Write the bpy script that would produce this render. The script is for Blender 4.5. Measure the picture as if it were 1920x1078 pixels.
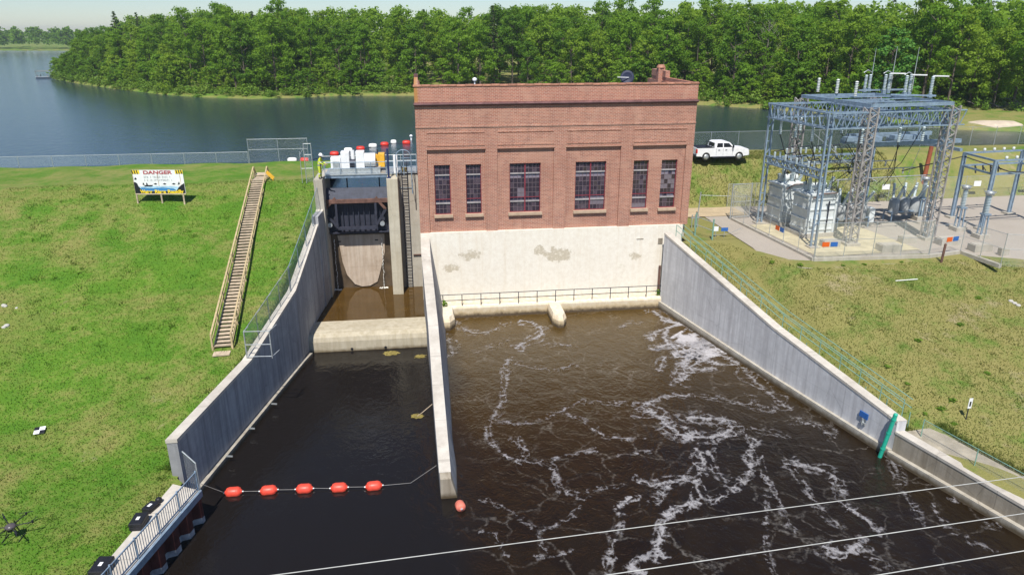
import bpy, bmesh, math, random
import numpy as np
from mathutils import Vector, Matrix, Euler
R = math.radians
random.seed(7); rng = np.random.default_rng(7)
for o in list(bpy.data.objects): bpy.data.objects.remove(o)
SC = bpy.context.scene
COL = SC.collection
# ------------------------------------------------------------------ camera
CAM_C = np.array([0.347, -56.707, 22.5]); YAW, PITCH, ROLL, FPX = 0.1253, 0.3428, -0.0018, 1341.2
_f = np.array([math.sin(YAW)*math.cos(PITCH), math.cos(YAW)*math.cos(PITCH), -math.sin(PITCH)])
_r = np.array([math.cos(YAW), -math.sin(YAW), 0.]); _u = np.cross(_r, _f)
CR = _r*math.cos(ROLL)+_u*math.sin(ROLL); CU = -_r*math.sin(ROLL)+_u*math.cos(ROLL); CF = _f
cd = bpy.data.cameras.new('camera'); cam = bpy.data.objects.new('camera', cd); COL.objects.link(cam)
cd.sensor_width = 36; cd.lens = FPX/1920*36; cd.clip_end = 6000; cd.clip_start = .5
m = Matrix.Identity(4)
for i in range(3): m[i][0], m[i][1], m[i][2], m[i][3] = CR[i], CU[i], -CF[i], CAM_C[i]
cam.matrix_world = m; SC.camera = cam
# ------------------------------------------------------------------ sky and sun
SUN_EL, SUN_LEFT = 57, 13           # the sun stands behind the camera, to its left
sdir = Vector((-math.sin(R(SUN_LEFT))*math.cos(R(SUN_EL)), -math.cos(R(SUN_LEFT))*math.cos(R(SUN_EL)), math.sin(R(SUN_EL))))
W = bpy.data.worlds.new('World'); SC.world = W; W.use_nodes = True
nt = W.node_tree; bg = nt.nodes['Background']; sk = nt.nodes.new('ShaderNodeTexSky'); sk.sky_type = 'NISHITA'
sk.sun_disc = False; sk.sun_elevation = R(SUN_EL); sk.sun_rotation = math.atan2(sdir.x, sdir.y)
sk.air_density = 1.0; sk.dust_density = .1; sk.ozone_density = 6.0; sk.altitude = 300
nt.links.new(sk.outputs[0], bg.inputs[0]); bg.inputs[1].default_value = 0.082
sl = bpy.data.lights.new('sun', 'SUN'); sl.energy = 4.6; sl.angle = R(.53); sl.color = (1, .955, .88)
so = bpy.data.objects.new('sun', sl); COL.objects.link(so); so.rotation_euler = (-sdir).to_track_quat('-Z', 'Y').to_euler(); so.location = (0, -40, 80)
SC.view_settings.view_transform = 'Standard'; SC.view_settings.look = 'None'; SC.view_settings.gamma = 1
SC.view_settings.exposure = 0.42; SC.view_settings.use_curve_mapping = False
SC.render.engine = 'CYCLES'; SC.cycles.max_bounces = 6; SC.cycles.transparent_max_bounces = 12

# ------------------------------------------------------------------ pixel to place
def ray(x, y): return CF + CR*(x-960)/FPX - CU*(y-539)/FPX
def onz(x, y, z): d = ray(x, y); return CAM_C + d*((z-CAM_C[2])/d[2])
def ony(x, y, Y): d = ray(x, y); return CAM_C + d*((Y-CAM_C[1])/d[1])

# ------------------------------------------------------------------ mesh helpers
class MB:
    def __init__(s): s.v = []; s.f = []; s.sm = []
    def add(s, vs, fs, smooth=False):
        b = len(s.v); s.v += [tuple(map(float, v)) for v in vs]; s.f += [tuple(b+i for i in f) for f in fs]; s.sm += [smooth]*len(fs); return s
    def box(s, a, b):
        x0, x1 = sorted((a[0], b[0])); y0, y1 = sorted((a[1], b[1])); z0, z1 = sorted((a[2], b[2]))
        return s.add([(x0,y0,z0),(x1,y0,z0),(x1,y1,z0),(x0,y1,z0),(x0,y0,z1),(x1,y0,z1),(x1,y1,z1),(x0,y1,z1)],
              [(0,3,2,1),(4,5,6,7),(0,1,5,4),(1,2,6,5),(2,3,7,6),(3,0,4,7)])
    def bar(s, p, q, w, h=None, up=(0,0,1)):
        p, q = Vector(p), Vector(q); h = h or w; d = (q-p).normalized(); u = Vector(up)
        if abs(d.dot(u)) > .97: u = Vector((0,1,0))
        x = d.cross(u).normalized(); z = x.cross(d)
        vs = [c + x*a*w/2 + z*b*h/2 for c in (p, q) for a, b in ((-1,-1),(1,-1),(1,1),(-1,1))]
        return s.add(vs, [(0,1,2,3),(7,6,5,4),(0,4,5,1),(1,5,6,2),(2,6,7,3),(3,7,4,0)])
    def tube(s, p, q, r, n=8, r2=None, cap=True):
        return s.pipe([p, q], [r, r if r2 is None else r2], n, cap)
    def pipe(s, pts, r, n=8, cap=True):
        pts = [Vector(p) for p in pts]; rs = r if isinstance(r, (list, tuple)) else [r]*len(pts)
        vs = []; ref = None
        for i, p in enumerate(pts):
            d = (pts[min(i+1, len(pts)-1)] - pts[max(i-1, 0)])
            d = d.normalized() if d.length > 1e-9 else Vector((0,0,1))
            if ref is None or abs(d.dot(ref)) > .98: ref = Vector((0,0,1)) if abs(d.z) < .9 else Vector((1,0,0))
            x = (ref-d*ref.dot(d)).normalized(); y = d.cross(x); ref = x
            for k in range(n):
                a = 2*math.pi*k/n; vs.append(p + x*math.cos(a)*rs[i] + y*math.sin(a)*rs[i])
        fs = [(i*n+k, i*n+(k+1) % n, (i+1)*n+(k+1) % n, (i+1)*n+k) for i in range(len(pts)-1) for k in range(n)]
        s.add(vs, fs, True)
        if cap: s.add(vs[:n], [tuple(range(n-1, -1, -1))]); s.add(vs[-n:], [tuple(range(n))])
        return s
    def lathe(s, prof, c=(0,0,0), axis=(0,0,1), n=12):
        ax = Vector(axis).normalized(); c = Vector(c)
        q = Vector((0,0,1)).rotation_difference(ax); vs = []
        for r, z in prof:
            for k in range(n):
                a = 2*math.pi*k/n; vs.append(c + q @ Vector((r*math.cos(a), r*math.sin(a), z)))
        fs = [(i*n+k, i*n+(k+1) % n, (i+1)*n+(k+1) % n, (i+1)*n+k) for i in range(len(prof)-1) for k in range(n)]
        s.add(vs, fs, True); s.add(vs[:n], [tuple(range(n-1,-1,-1))]); s.add(vs[-n:], [tuple(range(n))]); return s
    def prism(s, poly, a, b, axis=2):
        # poly in the two other axes, extruded from a to b along axis
        def P(u, v, w):
            return {2: (u, v, w), 1: (u, w, v), 0: (w, u, v)}[axis]
        n = len(poly); vs = [P(u, v, a) for u, v in poly]+[P(u, v, b) for u, v in poly]
        return s.add(vs, [tuple(range(n-1,-1,-1)), tuple(range(n, 2*n))]+[(i, (i+1) % n, n+(i+1) % n, n+i) for i in range(n)])
    def quad(s, a, b, c, d): return s.add([a, b, c, d], [(0,1,2,3)])
    def sweep(s, rows, smooth=False, closed=False):
        # rows: list of equal-length point lists
        n = len(rows[0]); vs = [p for r in rows for p in r]; k = n if closed else n-1
        return s.add(vs, [(i*n+j, i*n+(j+1) % n, (i+1)*n+(j+1) % n, (i+1)*n+j) for i in range(len(rows)-1) for j in range(k)], smooth)
    def mesh(s, name, off=(0,0,0), fix=True):
        me = bpy.data.meshes.new(name)
        me.from_pydata([(v[0]-off[0], v[1]-off[1], v[2]-off[2]) for v in s.v], [], s.f)
        me.polygons.foreach_set('use_smooth', s.sm)
        if fix:
            bm = bmesh.new(); bm.from_mesh(me); bmesh.ops.recalc_face_normals(bm, faces=bm.faces); bm.to_mesh(me); bm.free()
        me.update(); return me
def link(name, me, mat=None, parent=None):
    o = bpy.data.objects.new(name, me); COL.objects.link(o)
    if mat and me and not me.materials: me.materials.append(mat)
    if parent: o.parent = parent
    return o
def tag(o, label=None, cat=None, group=None, kind=None):
    for k, v in (('label', label), ('category', cat), ('group', group), ('kind', kind)):
        if v: o[k] = v
    return o
def thing(name, label, cat, loc=(0,0,0), group=None, rz=0):
    o = bpy.data.objects.new(name, None); COL.objects.link(o); o.location = loc; o.rotation_euler = (0,0,rz); o.empty_display_size = .3
    return tag(o, label, cat, group)
def worldloc(p):
    l = Vector((0,0,0))
    while p: l = l + p.location; p = p.parent
    return l
def part(name, mb, mat, parent, fix=True):      # mb in world coordinates; ancestors carry no rotation
    return link(name, mb.mesh(name, worldloc(parent), fix), mat, parent)
def solo(name, mb, mat, label, cat, base=None, group=None, kind=None, fix=True):
    if base is None:
        a = np.array(mb.v); base = (a[:,0].mean(), a[:,1].mean(), a[:,2].min())
    o = link(name, mb.mesh(name, base, fix), mat); o.location = base; return tag(o, label, cat, group, kind)
def copy_tree(o, parent=None):
    c = o.copy(); COL.objects.link(c); c.parent = parent
    for ch in o.children: copy_tree(ch, c)
    return c
def bevel(o, w=.03, seg=2):
    md = o.modifiers.new('bevel', 'BEVEL'); md.width = w; md.segments = seg; md.limit_method = 'ANGLE'; return o

# ------------------------------------------------------------------ materials
class NT:
    def __init__(s, name):
        s.m = bpy.data.materials.new(name); s.m.use_nodes = True; s.t = s.m.node_tree; s.n = s.t.nodes; s.b = s.n['Principled BSDF']
        s.out = s.n['Material Output']
    def node(s, t, **kw):
        x = s.n.new('ShaderNode'+t)
        for k, v in kw.items():
            if k in x.inputs: s.put(x, k, v)
            else: setattr(x, k, v)
        return x
    def put(s, x, k, v):
        if isinstance(v, bpy.types.NodeSocket): s.t.links.new(v, x.inputs[k])
        else: x.inputs[k].default_value = v
    def coord(s, world=False):
        if world: return s.node('NewGeometry').outputs['Position']
        return s.node('TexCoord').outputs['Object']
    def noise(s, vec, scale, detail=4, rough=.55, dist=0):
        x = s.node('TexNoise'); s.put(x, 'Vector', vec); s.put(x, 'Scale', scale); s.put(x, 'Detail', detail); s.put(x, 'Roughness', rough); s.put(x, 'Distortion', dist); return x.outputs['Fac']
    def ramp(s, fac, stops):
        x = s.node('ValToRGB'); s.put(x, 'Fac', fac); e = x.color_ramp.elements
        while len(e) < len(stops): e.new(.5)
        for el, (p, c) in zip(e, stops): el.position = p; el.color = (*c, 1) if not isinstance(c, (int, float)) else (c, c, c, 1)
        return x.outputs['Color']
    def mix(s, fac, a, b, mode='MIX'):
        x = s.node('Mix'); x.data_type = 'RGBA'; x.blend_type = mode
        s.put(x, 0, fac)
        for k, v in ((6, a), (7, b)):
            if isinstance(v, tuple) and len(v) == 3: v = (*v, 1)
            s.put(x, k, v)
        return x.outputs[2]
    def math(s, op, a, b=0., clamp=False):
        x = s.node('Math', operation=op, use_clamp=clamp); s.put(x, 0, a); s.put(x, 1, b); return x.outputs[0]
    def vmul(s, vec, xyz):
        x = s.node('VectorMath', operation='MULTIPLY'); s.put(x, 0, vec); x.inputs[1].default_value = xyz; return x.outputs[0]
    def sep(s, vec): x = s.node('SeparateXYZ'); s.put(x, 0, vec); return x.outputs
    def bump(s, h, strength=.3, dist=.05):
        x = s.node('Bump'); s.put(x, 'Height', h); s.put(x, 'Strength', strength); s.put(x, 'Distance', dist); s.t.links.new(x.outputs[0], s.b.inputs['Normal']); return x
    def col(s, c): s.put(s.b, 'Base Color', (*c, 1) if isinstance(c, tuple) and len(c) == 3 else c)
    def setup(s, rough=.7, metal=0, spec=.5): s.put(s.b, 'Roughness', rough); s.put(s.b, 'Metallic', metal); s.put(s.b, 'Specular IOR Level', spec); return s
MATS = {}
def plain(name, c, rough=.6, metal=0, var=.25, scale=2., bump=.15, bscale=25., spec=.4, rand=0):
    if name in MATS: return MATS[name]
    t = NT(name).setup(rough, metal, spec); v = t.coord(False)
    n = t.noise(v, scale, 5, .65); lo = tuple(x*(1-var) for x in c); hi = tuple(min(1, x*(1+var*.6)) for x in c)
    col = t.ramp(n, [(.3, lo), (.7, hi)])
    if rand:
        oi = t.node('ObjectInfo').outputs['Random']; k = t.math('MULTIPLY_ADD', oi, rand); t.n[-1].inputs[2].default_value = 1-rand/2
        x = t.node('VectorMath', operation='SCALE'); t.put(x, 0, col); t.put(x, 'Scale', k); col = x.outputs[0]
    t.col(col)
    if bump: t.bump(t.noise(v, bscale, 3), bump, .02)
    MATS[name] = t.m; return t.m
def concrete(name, base, stain, dark, streak=.5, pale=None, world=True, edge=None):
    t = NT(name).setup(.88, 0, .25); v = t.coord(world)
    big = t.noise(v, .35, 6, .7); mid = t.noise(v, 2.1, 6, .7); fine = t.noise(v, 14, 4, .6)
    st = t.noise(t.vmul(v, (1.6, 1.6, .09)), 1.6, 6, .7)
    c = t.mix(t.ramp(mid, [(.3, 0), (.75, 1)]), tuple(x*.86 for x in base), tuple(min(1, x*1.08) for x in base))
    c = t.mix(t.math('MULTIPLY', t.ramp(st, [(.42, 0), (.66, 1)]), streak), c, stain)
    c = t.mix(t.math('MULTIPLY', t.ramp(big, [(.46, 0), (.66, 1)]), .7), c, dark)
    c = t.mix(t.math('MULTIPLY', t.ramp(fine, [(.62, 0), (.75, 1)]), .25), c, dark)
    yj = t.math('FRACT', t.math('DIVIDE', t.sep(v)[1], 3.05)); jt = t.math('LESS_THAN', yj, .013); zj = t.math('LESS_THAN', t.math('FRACT', t.math('DIVIDE', t.math('ADD', t.sep(v)[2], .35), 1.83)), .016)
    c = t.mix(t.math('MULTIPLY', t.math('MAXIMUM', jt, t.math('MULTIPLY', zj, .6)), .5), c, tuple(x*.6 for x in dark))
    crk = t.node('TexVoronoi', feature='DISTANCE_TO_EDGE'); t.put(crk, 'Vector', v); t.put(crk, 'Scale', .33); c = t.mix(t.math('MULTIPLY', t.ramp(crk.outputs['Distance'], [(.0, 1), (.008, 0)]), t.ramp(big, [(.45, 0), (.6, .6)])), c, tuple(x*.5 for x in dark))
    if edge:   # tide mark: darker, browner concrete near the water line z0
        z = t.sep(v)[2]; w = t.math('ADD', z, t.math('MULTIPLY', mid, .35)); 
        c = t.mix(t.ramp(t.math('SUBTRACT', w, edge[0]), [(.15, 1), (.45, 0)]), c, edge[1])
    t.col(c); t.bump(t.math('ADD', mid, t.math('MULTIPLY', fine, .4)), .35, .03); MATS[name] = t.m; return t.m
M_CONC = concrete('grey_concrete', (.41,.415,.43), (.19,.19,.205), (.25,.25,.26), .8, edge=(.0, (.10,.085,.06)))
M_CONCL = concrete('pale_concrete', (.46,.43,.37), (.30,.27,.22), (.36,.32,.26), .55, edge=(.14, (.10,.075,.045)))
M_CONCW = concrete('worn_concrete', (.34,.30,.24), (.15,.12,.08), (.22,.19,.15), .75, edge=(.1, (.08,.06,.035)))
M_CAP = concrete('cap_concrete', (.56,.52,.46), (.40,.36,.31), (.38,.34,.29), .4)
M_TAN = concrete('tan_concrete', (.54,.50,.40), (.36,.31,.22), (.42,.37,.27), .6, edge=(1.1, (.12,.09,.04)))

def brick_mat(name='red_brick', c1=(.41,.165,.108), c2=(.24,.09,.061), lichen=None):
    t = NT(name).setup(.85, 0, .25); v = t.coord(True); x, y, z = t.sep(v)
    cv = t.node('CombineXYZ'); t.put(cv, 0, t.math('ADD', x, y)); t.put(cv, 1, z)
    b = t.node('TexBrick'); t.put(b, 'Vector', cv.outputs[0]); t.put(b, 'Scale', 1.0); b.offset = .5
    t.put(b, 'Brick Width', .30); t.put(b, 'Row Height', .11); t.put(b, 'Mortar Size', .011); t.put(b, 'Mortar Smooth', .2); t.put(b, 'Bias', -.1)
    t.put(b, 'Color1', (*c1,1)); t.put(b, 'Color2', (*c2,1)); t.put(b, 'Mortar', (.62,.50,.42,1))
    n1 = t.noise(v, .22, 5, .6); n2 = t.noise(v, 1.7, 5, .7); n3 = t.noise(t.vmul(v, (.6,.6,5)), 1.3, 4, .6)
    c = t.mix(t.ramp(n2, [(.35, 0), (.7, 1)]), b.outputs[0], t.mix(.45, b.outputs[0], (.40,.20,.13)))
    c = t.mix(t.math('MULTIPLY', t.ramp(n3, [(.45, 0), (.75, 1)]), .35), c, (.46,.27,.19))
    c = t.mix(t.math('MULTIPLY', t.ramp(n1, [(.45, 0), (.7, 1)]), .3), c, (.20,.08,.06))
    stk = t.noise(t.vmul(v, (1.4,1.4,.07)), 1.1, 6, .75); c = t.mix(t.math('MULTIPLY', t.ramp(stk, [(.5, 0), (.72, 1)]), .38), c, (.17,.085,.07))
    rep_ = t.noise(v, .42, 3, .5, .8); c = t.mix(t.math('MULTIPLY', t.ramp(rep_, [(.58, 0), (.62, 1)]), .28), c, (.50,.30,.22))
    if lichen:   # ochre lichen at the left corner of the parapet
        c = t.mix(t.ramp(t.math('ADD', x, t.math('MULTIPLY', n2, 1.2)), [(.75, .75), (1., 0)]), c, (.42,.20,.045))
    t.col(c); t.bump(b.outputs['Fac'], .25, -.01); return t.m
M_BRICK = brick_mat()
M_BRICKD = brick_mat('parapet_brick', (.44,.16,.105), (.29,.095,.065), True)
M_PURPLE = plain('glazed_tile', (.13,.065,.065), .45, var=.35, scale=4, rand=.35)
M_COPING = plain('clay_coping', (.36,.17,.11), .6, var=.3, scale=4, rand=.35)
M_SILL = plain('sandstone', (.46,.34,.24), .85, var=.2)
def whitewash():
    t = NT('whitewashed_concrete').setup(.85, 0, .25); v = t.coord(True)
    n = t.noise(v, .5, 7, .68, .4); n2 = t.noise(v, 3, 6, .7); st = t.noise(t.vmul(v, (2.2,2.2,.08)), 1.2, 6, .75)
    c = t.mix(t.ramp(n2, [(.3, 0), (.7, 1)]), (.70,.64,.54), (.80,.76,.67))
    c = t.mix(t.math('MULTIPLY', t.ramp(st, [(.5, 0), (.75, 1)]), .5), c, (.62,.52,.38))
    # peeled patches, each with a place of its own
    x, y, z = t.sep(v); tot = None
    wob = t.math('MULTIPLY', t.math('SUBTRACT', t.noise(v, 1.6, 7, .8), .5), 4.6)
    for (px, py, sx, sz) in ((1045, 478, 1.5, .75), (880, 478, 1.1, .6), (845, 502, .9, .45), (1190, 480, .7, .4), (1010, 470, .7, .5)):
        p = ony(px, py, -.1)
        dx = t.math('DIVIDE', t.math('SUBTRACT', x, float(p[0])), sx); dz = t.math('DIVIDE', t.math('SUBTRACT', z, float(p[2])), sz)
        d = t.math('ADD', t.math('MULTIPLY', dx, dx), t.math('MULTIPLY', dz, dz)); d = t.math('ADD', d, wob)
        q = t.ramp(d, [(.45, 1), (.62, 0)]); tot = q if tot is None else t.math('MAXIMUM', tot, q)
    peel = t.mix(t.noise(v, 6, 5, .8), (.42,.36,.26), (.60,.54,.43))
    tot = t.math('MULTIPLY', tot, t.ramp(t.noise(v, 4, 5, .8), [(.36, .15), (.5, 1)]))
    c = t.mix(tot, c, peel)
    c = t.mix(t.math('MULTIPLY', t.ramp(n, [(.62, 0), (.70, 1)]), .45), c, (.52,.46,.34))
    # run-off stains above the ledge, tide mark at the water
    low = t.ramp(t.math('ADD', t.math('MULTIPLY', z, .5), t.math('MULTIPLY', n2, .5)), [(.45, 1), (.95, 0)])
    c = t.mix(t.math('MULTIPLY', low, .8), c, (.46,.34,.17))
    low2 = t.ramp(t.math('ADD', z, t.math('MULTIPLY', n2, .5)), [(.40, 1), (.72, 0)])
    c = t.mix(low2, c, (.09,.065,.04))
    t.col(c); t.bump(t.math('ADD', n2, tot), .3, -.02); return t.m
M_WHITE = whitewash()
M_STEELB = plain('blue_grey_steel', (.27,.36,.46), .5, .35, .3, 3)
M_GALV = plain('galvanised_steel', (.50,.53,.54), .45, .6, .2, 5)
M_LATT = plain('weathered_lattice_steel', (.38,.355,.34), .6, .3, .4, 2)
M_DARK = plain('dark_steel', (.035,.04,.06), .5, .3, .4, 3)
M_GATE = plain('gate_steel', (.045,.048,.07), .55, .2, .35, 1.5)
M_RUST = plain('rusty_steel', (.16,.085,.065), .8, .1, .5, 2)
M_RUSTP = plain('red_sheet_piling', (.085,.022,.018), .75, .1, .5, 1.5)
M_GREENP = plain('green_painted_steel', (.22,.40,.33), .45, .2, .3, 4)
M_TEAL = plain('teal_pipe_paint', (.02,.36,.25), .4, 0, .2, 4)
M_WOOD = plain('pale_timber', (.50,.40,.29), .8, 0, .35, 3, .3, 30, rand=.35)
M_WOODY = plain('fresh_timber', (.50,.39,.22), .8, 0, .3, 3, .3, 30, rand=.2)
M_XF = plain('transformer_paint', (.62,.66,.66), .45, 0, .12, 2)
M_WHITEP = plain('white_paint', (.78,.79,.80), .4, 0, .1, 3)
M_YEL = plain('yellow_paint', (.75,.42,.04), .45, 0, .15, 4)
M_REDB = plain('red_plastic', (.62,.035,.02), .4, 0, .2, 3)
M_ORB = plain('orange_red_plastic', (.72,.075,.045), .42, 0, .2, 4)
M_PINK = plain('faded_red_plastic', (.72,.20,.14), .5, 0, .2, 4)
M_WHITEB = plain('white_plastic', (.80,.80,.76), .45, 0, .08, 3)
M_BLACK = plain('black_plastic', (.014,.014,.018), .5, 0, .3, 6)
M_RUBBER = plain('tyre_rubber', (.02,.02,.02), .85, 0, .2, 8)
M_PORC = plain('grey_porcelain', (.52,.60,.62), .25, 0, .12, 6)
M_PORCW = plain('white_porcelain', (.70,.72,.68), .25, 0, .1, 6)
M_CABLE = plain('black_cable', (.012,.012,.014), .5, 0)
M_ORSIGN = plain('orange_sign_face', (.70,.12,.015), .5, 0, .1)
M_BLSIGN = plain('blue_sign_face', (.03,.13,.42), .5, 0, .15)
M_MAROON = plain('maroon_window_paint', (.22,.035,.05), .5, 0, .2)
M_MUNT = plain('grey_window_paint', (.17,.13,.145), .5, 0, .2)
M_PALEBAR = plain('pale_sash_paint', (.36,.33,.33), .6, 0, .3)
M_INT = plain('dim_interior', (.022,.018,.022), .9, 0, .5, .5)
M_ROPE = plain('grey_rope', (.26,.25,.24), .8)
M_BLUEWALL = plain('navy_paint', (.02,.035,.11), .5, 0, .2)
M_TAR = plain('roof_felt', (.10,.09,.09), .9)
M_SAND = plain('pale_sand', (.52,.43,.33), .95, 0, .25, .6)
M_STONE = plain('pale_stone', (.50,.48,.44), .9, 0, .25, 3)
def glass_mat(name, tint, spec=.9, alpha=.55, rough=.06):
    t = NT(name).setup(rough, 0, spec); t.col(tint)
    tr = t.node('BsdfTransparent'); mx = t.node('MixShader'); t.put(mx, 0, alpha)
    t.t.links.new(tr.outputs[0], mx.inputs[1]); t.t.links.new(t.b.outputs[0], mx.inputs[2]); t.t.links.new(mx.outputs[0], t.out.inputs[0]); return t.m
M_GLASS = glass_mat('old_window_glass', (.05,.035,.05), 1., .72)
M_GLASSF = glass_mat('dusty_pane', (.085,.06,.08), .8, .85, .2)
M_GLASSP = glass_mat('pale_dusty_pane', (.20,.17,.20), .8, .85, .15)
M_CARGL = glass_mat('tinted_car_glass', (.01,.012,.015), .8, .9, .03)
def chainlink(name, col, dens=.20, cell=.055):
    # woven wire: two diagonal sets of wires, open between
    t = NT(name).setup(.6, 0, .3); t.col(col); v = t.coord(True); x, y, z = t.sep(v)
    a = t.math('ADD', x, y); s1 = t.math('FRACT', t.math('DIVIDE', t.math('ADD', a, z), cell)); s2 = t.math('FRACT', t.math('DIVIDE', t.math('SUBTRACT', a, z), cell))
    f = t.math('MAXIMUM', t.math('LESS_THAN', s1, dens/2), t.math('LESS_THAN', s2, dens/2))
    tr = t.node('BsdfTransparent'); mx = t.node('MixShader'); t.put(mx, 0, f)
    t.t.links.new(tr.outputs[0], mx.inputs[1]); t.t.links.new(t.b.outputs[0], mx.inputs[2]); t.t.links.new(mx.outputs[0], t.out.inputs[0]); return t.m
M_LINK = chainlink('chain_link', (.55,.56,.55), .13)
M_LINKD = chainlink('dense_chain_link', (.52,.52,.44), .26)
M_LINKT = chainlink('thin_chain_link', (.6,.62,.62), .06)
M_LINKG = chainlink('green_chain_link', (.22,.42,.42), .36)
M_LINKB = chainlink('faded_chain_link', (.42,.48,.50), .15)

def grass_mat(name, blade=False):
    t = NT(name).setup(.85, 0, .15); v = t.coord(True); x, y, z = t.sep(v)
    n1 = t.noise(v, .055, 4, .6); n2 = t.noise(v, .33, 6, .75); n3 = t.noise(v, 2.6, 6, .75); n4 = t.noise(v, 13, 3, .6)
    right = t.ramp(t.math('MULTIPLY_ADD', x, .02), [(.35, 0), (.5, 1)]); 
    c = t.mix(t.ramp(n3, [(.3, 0), (.7, 1)]), (.068,.155,.014), (.130,.245,.022))
    dry = t.mix(n4, (.20,.185,.055), (.31,.255,.11))
    # dry grass: scattered on the left slope, thick on the right one
    amt = t.math('ADD', t.math('MULTIPLY', n2, .75), t.math('MULTIPLY', n1, .55)); amt = t.math('ADD', amt, t.math('MULTIPLY', right, .14))
    amt = t.math('ADD', amt, t.math('MULTIPLY', t.math('SUBTRACT', n3, .5), .3))
    c = t.mix(t.math('MULTIPLY', t.ramp(amt, [(.58, 0), (.80, 1)]), .85), c, dry)
    lush = t.ramp(t.math('SUBTRACT', n2, t.math('MULTIPLY', n3, .25)), [(.22, 1), (.40, 0)])
    c = t.mix(t.math('MULTIPLY', lush, .55), c, (.048,.150,.011))
    # broad tan swathes where the slope dries out, and a lusher foot
    sw_ = t.ramp(t.math('ADD', t.noise(t.vmul(v, (.5,1.1,1)), .12, 5, .7, .6), t.math('MULTIPLY', t.math('SUBTRACT', n3, .5), .25)), [(.50, 0), (.66, 1)])
    c = t.mix(t.math('MULTIPLY', sw_, .5), c, t.mix(n4, (.20,.175,.05), (.29,.24,.10)))
    bare = t.ramp(t.math('ADD', t.noise(v, .16, 6, .8), t.math('MULTIPLY', right, .05)), [(.63, 0), (.74, 1)])
    c = t.mix(t.math('MULTIPLY', bare, .7), c, (.36,.29,.19))
    c = t.mix(t.ramp(n4, [(.3, .25), (.6, 0)]), c, t.mix(.5, c, (.02,.045,.006)))
    t.col(c)
    if not blade: t.bump(t.math('ADD', n4, n3), .55, .09)
    else:
        oi = t.node('NewGeometry').outputs['Random Per Island']
        c2 = t.mix(oi, t.mix(.22, c, (.05,.11,.010)), t.mix(.28, c, (.26,.38,.06))); t.col(c2)
        tl = t.node('BsdfTranslucent'); t.put(tl, 'Color', c2); mx = t.node('MixShader'); t.put(mx, 0, .5); t.t.links.new(t.b.outputs[0], mx.inputs[1]); t.t.links.new(tl.outputs[0], mx.inputs[2]); t.t.links.new(mx.outputs[0], t.out.inputs[0])
    return t.m
M_GRASS = grass_mat('meadow_ground'); M_BLADE = grass_mat('grass_blades', True)
def gravel_mat():
    t = NT('pale_gravel').setup(.95, 0, .2); v = t.coord(True)
    n = t.noise(v, .3, 5, .6); f = t.noise(v, 18, 4, .8)
    c = t.mix(n, (.33,.29,.24), (.47,.42,.37)); c = t.mix(t.ramp(f, [(.35, .6), (.6, 0)]), c, (.25,.22,.18)); t.col(c); t.bump(f, .6, .05); return t.m
M_GRAVEL = gravel_mat()
M_YGRAV = plain('yellowish_gravel', (.50,.44,.29), .95, 0, .25, 1.2, .5, 20)

def water_mat(name, kind):
    t = NT(name).setup(.05, 0, .5); t.put(t.b, 'IOR', 1.33); v = t.coord(True); x, y, z = t.sep(v)
    if kind == 'lake':
        c = (.020,.036,.055)
        h = t.math('ADD', t.noise(t.vmul(v, (1,.6,1)), .9, 3, .6), t.math('MULTIPLY', t.noise(v, 4.5, 3, .6), .35))
        t.col(c); t.bump(h, .5, .12); t.put(t.b, 'Roughness', .11)
    elif kind == 'pool':
        n = t.noise(v, .8, 4); t.col(t.mix(n, (.045,.025,.006), (.10,.055,.014))); t.bump(t.noise(v, 3, 3), .12, .05)
    else:
        warp = t.math('MULTIPLY', t.math('SUBTRACT', t.noise(v, .12, 4), .5), 5.)
        # silt: brown on the turbine side, strongest close to the powerhouse
        side = t.ramp(t.math('ADD', t.math('MULTIPLY', x, .25), t.math('MULTIPLY', warp, .2)), [(.25, 0), (.75, 1)])
        near = t.ramp(t.math('MULTIPLY', t.math('ADD', t.math('ADD', y, 30.), warp), 1/30.), [(.25, 0), (.95, 1)])
        silt = t.mix(near, (.010,.0058,.0028), (.080,.048,.012))
        n = t.noise(v, .5, 5, .7, 1.); silt = t.mix(t.ramp(n, [(.35, 0), (.7, 1)]), silt, t.mix(.3, silt, (.035,.022,.008)))
        c = t.mix(side, (.010,.008,.007), silt)
        # fine web of foam scum
        wv = t.node('VectorMath', operation='ADD'); t.put(wv, 0, v)
        nn = t.node('TexNoise'); t.put(nn, 'Vector', v); t.put(nn, 'Scale', .45); t.put(nn, 'Detail', 5.); sc = t.node('VectorMath', operation='SCALE'); t.put(sc, 0, nn.outputs['Color']); t.put(sc, 'Scale', 3.4); t.put(wv, 1, sc.outputs[0])
        vo = t.node('TexVoronoi', feature='DISTANCE_TO_EDGE'); t.put(vo, 'Vector', wv.outputs[0]); t.put(vo, 'Scale', .36)
        web = t.ramp(vo.outputs['Distance'], [(.0, 1), (.045, 0)]); msk = t.ramp(t.noise(v, .28, 4, .7), [(.40, 0), (.62, 1)]); brk = t.ramp(t.noise(v, 5, 4, .7), [(.42, 0), (.6, 1)])
        fo = t.math('MULTIPLY', t.math('MULTIPLY', web, msk), t.math('MULTIPLY', brk, t.math('MULTIPLY', side, .20)))
        c = t.mix(fo, c, (.55,.52,.48)); t.col(c)
        wav = t.math('ADD', t.noise(t.vmul(v, (1,.7,1)), 1.1, 4, .6, .8), t.math('MULTIPLY', t.noise(v, 4, 3), .3))
        h = t.math('MULTIPLY', wav, t.math('MULTIPLY_ADD', side, .9)); t.n[-1].inputs[2].default_value = .05
        t.bump(h, .32, .26); t.put(t.b, 'Roughness', t.math('MULTIPLY_ADD', fo, .6))
        t.n[-1].inputs[2].default_value = .05
    return t.m
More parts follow.
